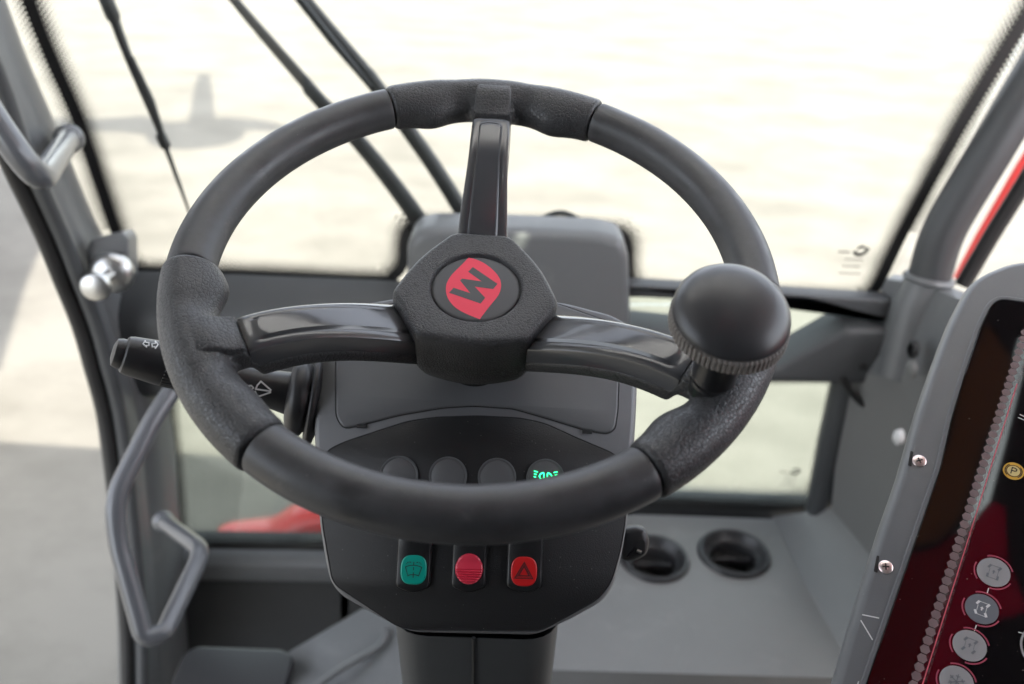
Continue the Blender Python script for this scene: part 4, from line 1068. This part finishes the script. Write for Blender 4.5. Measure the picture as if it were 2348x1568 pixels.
# round touch buttons
def sym(u, v, kind, g):
    A_ = lambda a, b: axis_pt(u, v, a, b)
    def rect(a, b, w_, h_, t):
        ct, st = cos(t), sin(t); ribbon([A_(a - h_ / 2 * st * -1, b - h_ / 2 * ct), A_(a + h_ / 2 * st * -1, b + h_ / 2 * ct)], w_, DP.M, HS + .0004, HS + .0006, g)
    if kind < 3:
        fr1, re1 = ((.5, 0), (.5, -.5), (.5, .5))[kind]
        for s_ in (-1, 1):
            rect(s_ * .0028, .0032, .0013, .0026, -fr1); rect(s_ * .0028, -.0030, .0013, .0026, -re1)
        ribbon([A_(-.0028, .0042), A_(.0028, .0042)], .0003, DP.M, HS + .0004, HS + .00055, g)
        if kind < 2: ribbon([A_(-.0028, -.0040), A_(.0028, -.0040)], .0003, DP.M, HS + .0004, HS + .00055, g)
        for s_ in (-1, 1): ribbon([A_(s_ * .0024, .0018), A_(s_ * .0024, -.0016)], .0003, DP.M, HS + .0004, HS + .00055, g)
        ribbon([A_(0, -.0010), A_(0, .0004)], .0008, DP.M, HS + .0004, HS + .00055, g)
        p3 = [A_(-.0010, .0003), A_(.0010, .0003), A_(0, .0015)]; slab(p3, [(0, HS + .0004), (0, HS + .0006)], DP.M, bm=g)
    else:
        for q in range(6):
            a = radians(60 * q + 30); ribbon([A_(0, 0), A_(.0046 * cos(a), .0046 * sin(a))], .0005, DP.M, HS + .0004, HS + .00055 + q * .00002, g)
            for k in (.0028,):
                for s_ in (-1, 1): ribbon([A_(k * cos(a), k * sin(a)), A_(k * cos(a) + .0014 * cos(a + s_ * .9), k * sin(a) + .0014 * sin(a + s_ * .9))], .0004, DP.M, HS + .0004, HS + .0007 + q * .00002, g)
for i, (x, y) in enumerate(((2277, 1312), (2250, 1396), (2222, 1480), (2192, 1563))):
    b_ = disc_on(x, y, .0092, M_btn2 if i == 1 else M_btn, HS, HS + .0004, 'touch_button', scro)
    u, v = dl(x, y); g = bmesh.new()
    for a0, a1 in ((25, 125), (165, 230), (270, 345)):
        ribbon([axis_pt(u, v, .0106 * cos(radians(q)), .0106 * sin(radians(q))) for q in range(a0, a1 + 1, 6)], .0008, DP.M, HS, HS + .0003, g)
    obj('button_ring', g, M_bring, b_, smooth=0)
    g = bmesh.new(); sym(u, v, i, g); obj('button_symbol', g, M_white if i == 1 else M_btn2, b_, smooth=0)
for a, b in (((2266, 1348), (2262, 1362)), ((2238, 1433), (2233, 1447)), ((2334, 1449), (2347, 1453)), ((2337, 950), (2352, 957)), ((2333, 957), (2352, 965))):
    obj('printed_line', ribbon([dl(*a), dl(*b)], .0005, DP.M, HS, HS + .0002), M_white, scro, smooth=0)
# printed strip of pale hexagons with arrow heads, and the pink line beside it
A1, A2 = Vector(dl(2352, 755)), Vector(dl(2072, 1640)); t_ = A2 - A1; Ls = t_.length; t_ = t_.normalized(); n_ = Vector((-t_.y, t_.x)); PW = .0029
bm = bmesh.new(); uvl = bm.loops.layers.uv.new('uv')
f = bm.faces.new([bm.verts.new(DP.M(p.x, p.y, HS + .00012)) for p in (A1 - n_ * PW, A2 - n_ * PW, A2 + n_ * PW * 2.2, A1 + n_ * PW * 2.2)])
for l, q in zip(f.loops, ((0, -.5), (Ls / PW / 2, -.5), (Ls / PW / 2, 1.1), (0, 1.1))): l[uvl].uv = q
m = mat('hexagon_print', (.20, .14, .145), .5); N = m.node_tree.nodes; L = m.node_tree.links
uv = N.new('ShaderNodeUVMap'); sp = N.new('ShaderNodeSeparateXYZ'); L.new(uv.outputs[0], sp.inputs[0])
def mt(op, a, b=None):
    n = N.new('ShaderNodeMath'); n.operation = op
    for i, q in enumerate((a, b)):
        if q is None: continue
        if isinstance(q, (int, float)): n.inputs[i].default_value = q
        else: L.new(q, n.inputs[i])
    return n.outputs[0]
cu = mt('SUBTRACT', mt('FRACT', sp.outputs[0]), .5); fu = mt('ABSOLUTE', cu); fv = mt('ABSOLUTE', sp.outputs[1])
hexa = mt('LESS_THAN', mt('MAXIMUM', fu, mt('ADD', mt('MULTIPLY', fv, .87), mt('MULTIPLY', fu, .5))), .45)
vv = mt('SUBTRACT', sp.outputs[1], .55)
tri = mt('MULTIPLY', mt('MULTIPLY', mt('GREATER_THAN', vv, 0.0), mt('LESS_THAN', vv, .45)), mt('LESS_THAN', mt('ABSOLUTE', mt('ADD', cu, .1)), mt('MULTIPLY', vv, .9)))
L.new(mt('MAXIMUM', mt('MULTIPLY', hexa, .8), mt('MULTIPLY', tri, .35)), N['Principled BSDF'].inputs['Alpha'])
obj('hexagon_strip', bm, m, scro, smooth=0)
obj('pink_line', ribbon([dl(2331, 880), dl(2092, 1640)], .0006, DP.M, HS + .0002, HS + .0003), mat('pink_print', (.55, .10, .14), .5), scro, smooth=0)
# gauge rim at the picture's edge
u, v = dl(2408, 1490)
g = bmesh.new(); ribbon([(u + .0150 * cos(radians(q)), v + .0150 * sin(radians(q))) for q in range(0, 360, 8)], .0012, DP.M, HS, HS + .0003, g, closed=True); obj('gauge_rim', g, M_btn, scro, smooth=0)
